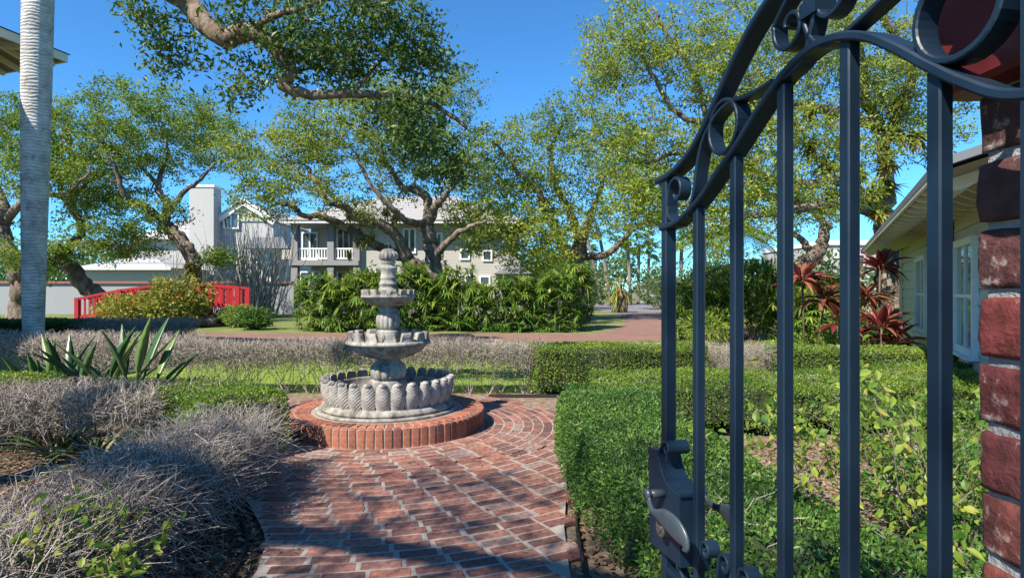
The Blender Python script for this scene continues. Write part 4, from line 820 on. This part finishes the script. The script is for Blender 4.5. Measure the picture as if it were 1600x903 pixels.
# big single-leaf plants
def leafblade(L, w, bend, seg=8, pet=0., mat='strelitzia_leaf', fold=.25, tint=.5):
    mb = MB(); V = []; z = 0; x = 0
    for k in range(seg+1):
        t = k/seg; x = L*t*math.cos(bend*t*.5); z = L*t*math.sin(-bend*t*.5); tl = max(0, (t-pet)/(1-pet))
        ww = max(.008, w*math.sin(math.pi*min(1, tl**.8*.97+.02))) if t >= pet else .012
        V += [(x, -ww/2, z+fold*ww), (x, 0, z), (x, ww/2, z+fold*ww), (x, 0, z-.006)]
    f = []
    for k in range(seg):
        a = k*4; b = a+4; f += [(a, a+1, b+1, b), (a+1, a+2, b+2, b+1), (a+2, a+3, b+3, b+2), (a+3, a, b, b+3)]
    mb.add(np.array(V), f, tint); return mb.mesh('leaf', mat, True)
def leafplant(name, label, cat, base, meshes, n, el, sc=(.8, 1.15), group=None, stem=None, tops=None):
    root = thing(name, label, cat, base, group=group)
    tops = tops or [(0, 0, 0)]
    for k in range(n):
        tpp = tops[k % len(tops)]; a = rng.uniform(0, 6.28); e = rng.uniform(*el); s_ = rng.uniform(*sc)
        inst('leaf', meshes[k % len(meshes)], root, (tpp[0]+.03*math.cos(a), tpp[1]+.03*math.sin(a), tpp[2]), (rng.uniform(-.4, .4), -e, a), (s_,)*3)
    if stem:
        for tpp in tops:
            if tpp[2] > .05: MB().tube([(tpp[0]*.4, tpp[1]*.4, 0), (tpp[0]*.8, tpp[1]*.8, tpp[2]*.6), tpp], .018, 7).build('stem', stem, root, True)
    return root
sm = [leafblade(1.08, .095, .3, 9, .42, tint=t) for t in (.1, .5, .9)]
leafplant('bird_of_paradise', 'bird of paradise plant with stiff paddle leaves behind grey hedge', 'plant', (float(W(160,0,6.4)[0]), 6.4, 0), sm, 30, (.75, 1.35), (.8, 1.12), tops=[(-.35,0,0),(-.15,.1,0),(.05,0,0),(.25,.05,0),(.4,0,0)])
leafplant('bird_of_paradise', 'smaller bird of paradise leaning out at left of the paddle leaved clump', 'plant', (float(W(75,0,6.5)[0]), 6.5, 0), sm, 9, (.6, 1.3), (.7, 1.0))
pm_ = [leafblade(.6, .035, b, 8, 0, 'strap_leaf', .2, t) for b, t in ((1.2,.2),(1.7,.5),(2.1,.95))]
leafplant('strappy_plant', 'dark strappy plant with drooping dried leaves under grey hedge', 'plant', (-3.25, 4.75, 0), pm_, 46, (.3, 1.4), (.7, 1.15))
leafplant('strappy_plant', 'second strappy clump with greener leaves near the plum bricks', 'plant', (-3.75, 5.0, 0), pm_[:2], 26, (.5, 1.4), (.7, 1.05))
tm = [leafblade(.5, .115, b, 7, .12, 'ti_leaf', .2, t) for b, t in ((.5,.2),(.9,.5),(1.2,.75),(.7,1.))]
def ti(label, x, y, tops, n):
    leafplant('ti_plant', label, 'plant', (x, y, 0), tm, n, (-.2, 1.35), (.75, 1.2), 'red leaved ti plants by the cream house', 'brown_pipe', tops)
ti('tall red ti plant with two leaf heads seen between gate bars', 5.35, 11.0, [(-.1,0,1.55),(.35,.1,1.2)], 64)
ti('crimson ti plant with spreading heads by the cream house corner', 6.5, 10.9, [(.1,0,1.75),(-.1,.1,1.25)], 64)
ti('low red ti plant above the clipped hedge beside house corner', 6.2, 10.2, [(0,0,.75),(.25,.1,.45)], 50)
ti('reddish ti plant stooping among green shrubs behind the gate bar', 5.6, 10.4, [(0,0,.8)], 22)

# grass blades on the lawn
n = 42000; P = np.column_stack((rng.uniform(-9, 4, n), 8.3+7.4*rng.random(n)**1.6, np.full(n, .0)))
mb = MB(); blades(mb, P, rdir(n, 2.2), rng.uniform(.03, .06, n), .008, .3, rng.random(n), 1); mb.build('grass', 'grass_blade', kind='stuff', label='mown bright green lawn grass behind the bare hedge', cat='grass')

# ---------------------------------------------------------------- cream house on the right
U = np.array((.4613, .8872)); NW = np.array((-.8872, .4613)); corner = np.array((1.82+.52*14.6, 14.6))
hr = thing('cream_house', 'low cream sided house with deep bracketed eaves and white windows', 'house', (float(corner[0]), float(corner[1]), 0))
def hp(a, o, z): return np.array((-U[0]*a+NW[0]*o, -U[1]*a+NW[1]*o, z))      # a metres towards the camera, o outwards
HL = 11.6
MB().add([hp(0,0,0), hp(HL,0,0), hp(HL,-5,0), hp(0,-5,0), hp(0,0,2.6), hp(HL,0,2.6), hp(HL,-5,2.6), hp(0,-5,2.6)], [(0,3,2,1),(4,5,6,7),(0,1,5,4),(1,2,6,5),(2,3,7,6),(3,0,4,7)]).build('wall', 'cream_wall', hr)
for k in range(13):
    z = .02+k*.198; mb = MB()
    mb.add([hp(-.02,.004,z), hp(HL,.004,z), hp(HL,.044,z), hp(-.02,.044,z), hp(-.02,.004,z+.188), hp(HL,.004,z+.188), hp(HL,.014,z+.188), hp(-.02,.014,z+.188)], [(0,1,2,3),(4,7,6,5),(0,4,5,1),(1,5,6,2),(2,6,7,3),(3,7,4,0)]); mb.build('siding_board', 'cream_wall', hr)
mb = MB(); mb.bar(hp(-.04,.03,0), hp(-.04,.03,2.55), .09, .09, up=(1,0,0)); mb.build('corner_board', 'cream_wall', hr)
EO = .85
mb = MB(); sof = [hp(-.8,EO,2.30), hp(HL,EO,2.30), hp(HL,0,2.56), hp(-.8,0,2.56)]
rf = [hp(-.8,EO+.02,2.40), hp(HL,EO+.02,2.40), hp(HL,-2.6,3.50), hp(-.8,-2.6,3.50)]
mb.add(sof, [(0,1,2,3)]); mb.build('soffit', 'soffit_board', hr)
mb = MB(); mb.add(rf+[p_-np.array((0,0,.07)) for p_ in rf], [(3,2,1,0),(4,5,6,7),(0,1,5,4),(2,3,7,6),(1,2,6,5),(3,0,4,7)]); mb.build('roof', 'dark_shingle', hr)
mb = MB(); mb.bar(hp(-.8,EO,2.345), hp(HL,EO,2.345), .03, .10); mb.build('fascia', 'cream_trim', hr)
rfm = MB(); prof = [(0,2.36),(.12,2.35),(.24,2.38),(.34,2.43),(.42,2.40),(.50,2.30),(.60,2.255),(.70,2.25),(.78,2.27),(.83,2.29)]
ptop = [(o_, 2.56-.26*o_/EO) for o_, _ in prof]
V = [hp(0-s_, o_, z)-hp(0,0,0) for s_ in (-.025, .025) for o_, z in [(o_, min(z, 2.555-.26*o_/EO-.01)) for o_, z in prof]+ptop[::-1]]
k = len(prof)*2; rfm.V.append(np.array(V)); rfm.T.append(np.zeros(2*k)); rfm.n = 2*k
rfm.F.append([(i, k-1-i, k-2-i, i+1) for i in range(len(prof)-1)]+[(k+i, k+i+1, 2*k-2-i, 2*k-1-i) for i in range(len(prof)-1)]+[(i, i+1, k+i+1, k+i) for i in range(k-1)])
rme = rfm.mesh('rafter_tail', 'cream_trim')
for i in range(27):
    q = hp(-.6+i*.44, 0, 0); inst('rafter_tail', rme, hr, (q[0], q[1], 0))
def wall_window(root, a0, a1, z0, z1, hpf, sash=True):
    f = MB(); o_ = .055
    for (p_, q) in ((hpf(a0, o_, z0), hpf(a1, o_, z0)), (hpf(a0, o_, z1), hpf(a1, o_, z1))): f.bar(p_, q, .07, .09)
    for a in (a0, a1): f.bar(hpf(a, o_+.002, z0-.045), hpf(a, o_+.002, z1+.045), .09, .066, up=tuple(np.append(NW, 0)))
    w = f.build('window', 'white_paint', root)
    MB().bar(hpf(a0-.08, .09, z0-.06), hpf(a1+.08, .09, z0-.06), .13, .035).build('sill', 'white_paint', w)
    zm = (z0+z1)/2; s = MB(); s.bar(hpf(a0+.05, .055, zm), hpf(a1-.05, .055, zm), .04, .045)
    s.bar(hpf((a0+a1)/2, .052, z0+.04), hpf((a0+a1)/2, .052, z1-.04), .025, .03, up=tuple(np.append(NW, 0))); s.build('sash_bar', 'white_paint', w)
    g = MB()
    g.add([hpf(a0+.04, .044, z0+.04), hpf(a1-.04, .044, z0+.04), hpf(a1-.04, .044, z1-.04), hpf(a0+.04, .044, z1-.04)], [(0,1,2,3)]); g.build('pane', 'pale_glass', w)
aw = lambda d_: (14.6-d_)/.8872
wall_window(hr, aw(8.35), aw(7.25), .62, 2.0, hp); wall_window(hr, aw(12.1), aw(10.9), .62, 1.98, hp)
mb = MB(); mb.tube([hp(aw(8.55), .05, .1), hp(aw(8.55), .05, 2.45), hp(aw(8.4), .06, 2.5), hp(aw(5), .06, 2.52)], .012, 6); mb.build('conduit', 'brown_pipe', hr)

# ---------------------------------------------------------------- house corner upper left
hl = thing('cream_house', 'tall cream house whose bracketed eave corner juts out behind palm trunk', 'house', (-10.2, 11.4, 0))
tip = np.array((-8.78, 12.0)); e1 = unit(np.array((-.22, -.975))); e2 = unit(np.array((-.94, .34))); ov = .95
def lp3(a, b, z): q = tip+e1*a+e2*b; return np.array((q[0]+10.2, q[1]-11.4, z))
Z0 = 5.88
mb = MB(); wv_ = [lp3(ov, ov, 0), lp3(9, ov, 0), lp3(9, 9, 0), lp3(ov, 9, 0)]
mb.add(wv_+[p_+np.array((0,0,Z0+.28)) for p_ in wv_], [(0,1,5,4),(1,2,6,5),(2,3,7,6),(3,0,4,7),(4,5,6,7)]); mb.build('wall', 'cream_wall', hl)
mb = MB(); mb.add([lp3(0,0,Z0), lp3(9.5,0,Z0), lp3(9.5,ov,Z0+.25), lp3(ov,ov,Z0+.25), lp3(ov,9.5,Z0+.25), lp3(0,9.5,Z0)], [(0,1,2,3),(0,3,4,5)]); mb.build('soffit', 'soffit_board', hl)
mb = MB(); mb.bar(lp3(0,0,Z0+.06), lp3(9.5,0,Z0+.06), .035, .16); mb.bar(lp3(.02,.0,Z0+.06), lp3(0,9.5,Z0+.06), .035, .158); mb.build('fascia', 'cream_trim', hl)
mb = MB(); mb.add([lp3(-.05,-.05,Z0+.15), lp3(9.5,-.05,Z0+.15), lp3(9.5,4.6,Z0+1.7), lp3(4.6,4.6,Z0+1.7), lp3(4.6,9.5,Z0+1.7), lp3(-.05,9.5,Z0+.15)], [(0,1,2,3),(0,3,4,5)]); mb.build('roof', 'dark_shingle', hl)
for i in range(16):
    mb = MB(); a = .3+i*.5; mb.bar(lp3(a, .05, Z0-.03), lp3(a, ov, Z0+.19), .06, .11); mb.build('rafter_tail', 'cream_trim', hl)
    mb = MB(); mb.bar(lp3(.05, a, Z0-.03), lp3(ov, a, Z0+.19), .06, .11); mb.build('rafter_tail', 'cream_trim', hl)

# ---------------------------------------------------------------- far houses
def gbox(root, name, mat, x0, x1, y0, y1, z0, z1, off):
    return MB().box(((x0+x1)/2-off[0], (y0+y1)/2-off[1], (z0+z1)/2), (x1-x0, y1-y0, z1-z0)).build(name, mat, root)
def fwin(root, x0, x1, z0, z1, y, off, mat='window_glass', mull=1):
    w = MB(); t = .09
    for z in (z0, z1): w.box(((x0+x1)/2-off[0], y-.04-off[1], z), (x1-x0+t, .1, t))
    for x in list(np.linspace(x0, x1, mull+2)): w.box((x-off[0], y-.045-off[1], (z0+z1)/2), (t, .1, z1-z0-t))
    o = w.build('window', 'white_paint', root)
    MB().box(((x0+x1)/2-off[0], y-.012-off[1], (z0+z1)/2), (x1-x0-.02, .02, z1-z0-.02)).build('pane', mat, o)
def hip(root, x0, x1, y0, y1, z0, z1, mat, off, ins=None, name='roof'):
    ins = ins or (y1-y0)/2; ym = (y0+y1)/2
    V = np.array([(x0,y0,z0),(x1,y0,z0),(x1,y1,z0),(x0,y1,z0),(x0+ins,ym,z1),(x1-ins,ym,z1)])-np.array((off[0], off[1], 0))
    mb = MB(); mb.F.append([(0,1,5,4),(1,2,5),(2,3,4,5),(3,0,4),(3,2,1,0)]); mb.V.append(V); mb.T.append(np.zeros(6)); mb.n = 6
    return mb.build(name, mat, root)
D = 35.; X = lambda x, d_=None: (x-800)/F*(d_ or D); Zp = lambda y, d_=None: CAMZ+(451.5-y)/F*(d_ or D)
of = (X(640), D); h2 = thing('grey_house', 'grey two storey sided house with corner balcony behind spreading oak', 'house', (of[0], of[1], 0))
gbox(h2, 'wall', 'grey_siding', X(562), X(812), D, D+9, 0, Zp(350), of)
gbox(h2, 'wall', 'grey_siding', X(466), X(561.8), D+2.2, D+9, 0, Zp(350), of)
for x in (463, 519, 559): gbox(h2, 'column', 'column_grey', X(x-5), X(x+5), D-.35, D+.1, 0, Zp(352), of)
gbox(h2, 'balcony_floor', 'column_grey', X(456), X(563), D-.45, D+2.19, Zp(415), Zp(407), of)
gbox(h2, 'eave_beam', 'column_grey', X(456), X(563), D-.4, D+2.19, Zp(352), Zp(347), of)
for (xa, xb) in ((468, 514), (524, 554)):
    mb = MB()
    for zz in (Zp(389), Zp(404)): mb.box(((X(xa)+X(xb))/2-of[0], -.15, zz), (X(xb)-X(xa), .09, .09))
    for x in np.arange(X(xa)+.05, X(xb), .16): mb.box((x-of[0], -.15, (Zp(389)+Zp(404))/2), (.06, .05, Zp(389)-Zp(404)))
    mb.build('balcony_rail', 'white_paint', h2)
hip(h2, X(448), X(822), D-1.1, D+10, Zp(347), Zp(305)+.6, 'roof_metal', of, 4.5); gbox(h2, 'fascia', 'pale_grey', X(449), X(821), D-1.05, D-.9, Zp(352), Zp(347.5), of)
for (a, b, y0, y1, mu) in ((631,649,395,358,1), (683,690,398,365,0), (720,733,405,390,0), (755,768,407,392,0), (575,600,438,424,1), (715,740,445,430,1), (750,765,446,432,0)): fwin(h2, X(a), X(b), Zp(y0), Zp(y1), D, of, mull=mu)
for (a, b, y0, y1, mu) in ((473,496,406,364,1), (528,546,406,358,1), (470,500,455,425,0), (528,552,470,425,0)): fwin(h2, X(a, D+2.2), X(b, D+2.2), Zp(y0, D+2.2), Zp(y1, D+2.2), D+2.2, of, mull=mu)
of = (X(795, 33), 33); hs = thing('garden_pavilion', 'small dark hip roofed outbuilding beside grey house', 'building', (of[0], of[1], 0))
gbox(hs, 'wall', 'grey_siding', X(778,33), X(826,33), 33, 35, 0, Zp(427,33), of); hip(hs, X(772,33), X(832,33), 32.6, 35.6, Zp(428,33), Zp(408,33), 'dark_shingle', of, 1.0)
D = 46.; of = (X(360), D); h3 = thing('white_house', 'white gabled house with tall chimney beyond the boundary wall', 'house', (of[0], of[1], 0))
gbox(h3, 'wall', 'white_siding', X(345), X(427), D, D+8, 0, Zp(345), of); gbox(h3, 'wall', 'white_siding', X(427.2), X(455), D+.5, D+8, 0, Zp(388), of); gbox(h3, 'wall', 'white_wall', X(190), X(344.5), D+1, D+8, 0, Zp(372), of)
mb = MB(); gx = [X(343)-of[0], X(383)-of[0], X(425)-of[0]]; z0, z1 = Zp(346), Zp(318)
mb.add([(gx[0],-.1,z0),(gx[2],-.1,z0),(gx[1],-.1,z1),(gx[0],8,z0),(gx[2],8,z0),(gx[1],8,z1)], [np.array([(0,1,2),(4,3,5)]), np.array([(0,3,4,1)])]); mb.build('gable', 'white_siding', h3)
mb = MB(); mb.bar((gx[0]-.3,-.3,z0-.1), (gx[1],-.3,z1+.12), .5, .14, up=(0,1,0)); mb.bar((gx[2]+.3,-.3,z0-.1), (gx[1],-.3,z1+.12), .5, .14, up=(0,1,0)); mb.build('barge_board', 'white_paint', h3)
for sg, ga in ((0, gx[0]), (2, gx[2])):
    mb = MB(); s3 = -1 if sg == 0 else 1; mb.add([(ga+s3*.4,-.5,z0-.05),(gx[1],-.5,z1+.22),(gx[1],8.4,z1+.22),(ga+s3*.4,8.4,z0-.05)], [(0,1,2,3)]); mb.build('roof', 'seam_roof', h3)
hip(h3, X(185), X(350), D+.4, D+8.5, Zp(373), Zp(328), 'seam_roof', of, 3.5); hip(h3, X(390), X(462), D-1.5, D-.01, Zp(390), Zp(372), 'dark_shingle', of, .7)
fwin(h3, X(351), X(374), Zp(357), Zp(334), D-.1, of, mull=1); fwin(h3, X(400), X(425), Zp(410), Zp(393), D, of, mull=1)
ch = gbox(h3, 'chimney', 'white_wall', X(309), X(346), D-1.2, D-.02, 0, Zp(296), of); MB().box(((X(309)+X(346))/2-of[0], -.6, Zp(295)), (1.95, 1.35, .16)).build('chimney_cap', 'white_paint', ch)
D = 39.; of = (X(210), D); h4 = thing('garage', 'low cream outbuilding with ribbed grey hip roof behind boundary wall', 'building', (of[0], of[1], 0))
gbox(h4, 'wall', 'beige_wall', X(130), X(268), D, D+5, 0, Zp(417), of); hip(h4, X(118), X(276), D-.6, D+5.6, Zp(419), Zp(396), 'seam_roof', of, 3); gbox(h4, 'fascia', 'white_paint', X(119), X(275), D-.62, D-.5, Zp(422), Zp(418.5), of)
D = 34.; of = (X(200), D); bw = thing('boundary_wall', 'long grey rendered garden wall with brick coloured coping', 'wall', (of[0], of[1], 0))
xs = [-60, -20, 50, 142, 252, 350, 455]
for a, b in zip(xs[:-1], xs[1:]):
    gbox(bw, 'panel', 'grey_wall', X(a)+.16, X(b)-.16, D, D+.2, 0, Zp(443), of)
for a in xs: gbox(bw, 'pilaster', 'grey_wall', X(a)-.158, X(a)+.158, D-.06, D+.26, 0, Zp(443), of)
gbox(bw, 'coping', 'coping', X(-62), X(457), D-.12, D+.32, Zp(443)+.001, Zp(439.5), of)
D = 34.; of = (X(1320), D); h5 = thing('white_house', 'white flat fronted house glimpsed beyond the hooked oak limb', 'house', (of[0], of[1], 0))
gbox(h5, 'wall', 'white_wall', X(1285), X(1420), D, D+8, 0, Zp(383), of); gbox(h5, 'parapet', 'white_paint', X(1283), X(1422), D-.12, D+8.1, Zp(383)+.002, Zp(376), of); fwin(h5, X(1301), X(1309), Zp(402), Zp(394), D, of, mull=0); fwin(h5, X(1330), X(1350), Zp(420), Zp(398), D, of)
D = 62.; of = (X(1050), D); h6 = thing('white_house', 'far white cottage with grey roof beyond the drive', 'house', (of[0], of[1], 0))
gbox(h6, 'wall', 'white_wall', X(1016), X(1095), D, D+7, 0, Zp(444), of); hip(h6, X(1012), X(1100), D-.8, D+7.6, Zp(445), Zp(434), 'roof_metal', of, 3.5)
for a in (1025, 1045, 1068): fwin(h6, X(a), X(a+9), Zp(463), Zp(449), D, of, mull=0)

# ---------------------------------------------------------------- red bridge
br = thing('footbridge', 'red painted arched wooden footbridge with slatted rails', 'bridge', (-12.6, 24.0, 0)); bl_ = 6.9
rzb = math.atan2(.8, 6.9); br.rotation_euler = (0, 0, rzb)
arch = lambda u: .02+.74*math.cos(math.pi*u/9.4)
bal = MB().box((0, 0, .36), (.07, .035, .74)).mesh('baluster', 'red_paint')
dkm = MB().box((0, 0, 0), (.17, 1.3, .04)).mesh('deck_plank', 'red_paint')
UA, UB = -3.9, 1.9; us = np.arange(UA+.1, UB-.05, .17)
for u in us: inst('deck_plank', dkm, br, (u, 0, arch(u)), (0, -math.atan((arch(u+.05)-arch(u-.05))/.1), 0))
for sd in (-.62, .62):
    for zz, hh, nm in ((.80, .09, 'handrail'), (.10, .10, 'stringer')):
        mb = MB(); pts = [(u, sd, arch(u)+zz) for u in np.linspace(UA, UB, 22)]
        for a, b in zip(pts[:-1], pts[1:]): mb.bar(a, b, .10 if nm == 'handrail' else .06, hh)
        mb.build(nm, 'red_paint', br)
    for u in us: inst('baluster', bal, br, (u, sd, arch(u)+.06))
    for u in (UA, -2.4, 0, .9, UB):
        MB().box((u, sd, (arch(u)+.86)/2), (.14, .14, arch(u)+.86)).build('post', 'red_paint', br)

# ---------------------------------------------------------------- bare canes, boulders, stump
def canes(label, x, y, n, h, sp):
    root = thing('bare_shrub', label, 'shrub', (x, y, 0)); mb = MB()
    for k in range(n):
        b = np.array((rng.normal(0, .45), rng.normal(0, .25), 0)); e = np.array((b[0]*1.3+rng.normal(0, sp), b[1]+rng.normal(0, sp*.6), h*rng.uniform(.6, 1.05))); m_ = (b+e)/2+np.array((b[0]*.3, 0, .2))
        mb.tube(spline([b, m_, e], 3), np.linspace(.028, .008, 7), 5, rng.random(), False)
    mb.build('canes', 'cane', root)
canes('tall thicket of bare pale canes by the boundary wall', -12.9, 30.5, 150, 5.0, .8); canes('thin bare canes rising behind the fern tufted oak', -15.6, 31.0, 50, 3.6, .7)
for (x, y, s_, lb) in ((-10.5,23.6,.85,'dark flat boulder under the red bridge end'), (-9.7,22.6,.55,'rounded grey boulder beside the bridge shrubs'), (-11.4,22.4,.5,'small dark boulder next to the croton bush')):
    mb = MB(); n_ = 14; pr = [(0,-.02)]+[(s_*max(0., math.sin(math.pi*k/(n_-1)))**.6, .0+s_*.5*(1-math.cos(math.pi*k/(n_-1)))*.8) for k in range(1, n_)]
    ph = rng.uniform(0, 6); mb.lathe(pr, 20, fl=lambda rr, zz, th: (rr*(1+.18*np.sin(3*th+ph)+.12*np.sin(5*th-ph+zz*6)), zz*(1+.1*np.sin(2*th)))); mb.build('boulder', 'bark', loc=(x, y, 0), smooth=True, label=lb, cat='boulder')
st = thing('tree_stump', 'weathered stump with brown dead fronds beside drive bend', 'stump', (float(W(968,0,36)[0]), 36, 0)); MB().tube([(0,0,0),(0,0,.5),(.05,0,1.4)], [.5,.36,.33], 10).build('trunk', 'bark', st, True)
n = 160; mb = MB(); blades(mb, np.column_stack((rng.normal(0,.2,n), rng.normal(0,.2,n), rng.uniform(.7,1.9,n))), rdir(n,.1), rng.uniform(.5,.9,n), .09, .8, rng.uniform(.5,1,n), 3); mb.build('fronds', 'fern_leaf', st)
# small brown leaf sprig on the hedge
# ---------------------------------------------------------------- far wood
mb = MB(); n = 46000; nb_ = 150
bx = rng.uniform(-85, 95, nb_); by = rng.uniform(66, 95, nb_); bz = rng.uniform(1.2, 5.2, nb_); brr = rng.uniform(2.2, 4.2, nb_); i = rng.integers(0, nb_, n); v = rdir(n)*(rng.random((n, 1))**.3)
P = np.column_stack((bx[i], by[i], bz[i]))+v*brr[i][:, None]*np.array((1.1, 1, .85)); P[:, 2] = np.abs(P[:, 2])
leaves(mb, P, rdir(n), unit(v+rdir(n)*.6), rng.uniform(.35, .7, n), rng.uniform(.25, .4, n), np.clip(rng.normal(.42, .2, n)+rng.normal(0, .12, nb_)[i], 0, 1)); mb.build('distant_trees', 'far_leaf', kind='stuff', label='far mass of mixed green trees closing the view', cat='trees')
G = 'shrubs beyond the drive'
for (x, y, r, h) in ((3.4,40,2.2,3.2),(1.0,41,2.2,3.0),(5.2,44,2.0,2.8),(10.5,42,2.2,2.6),(12.5,36,2.2,3.0),(10.2,30,1.6,2.4),(-1.5,40,2.4,3.2),(14,28,2.2,3.0),(16,24,2,2.6)):
    bush('rounded green shrub beyond the bend of the drive', x, y, r, h, 2200, .24, 'far_leaf', group=G, tb=.5)
for (x, y, h, r) in ((11.0,26,2.6,.9),(9.8,22,2.2,.8)): bush('leafy green shrub behind the lady palms by the hooked oak', x, y, r*1.3, h, 2200, .14, 'oak_leaf_green', tb=.45, group='shrubs by the hooked oak')
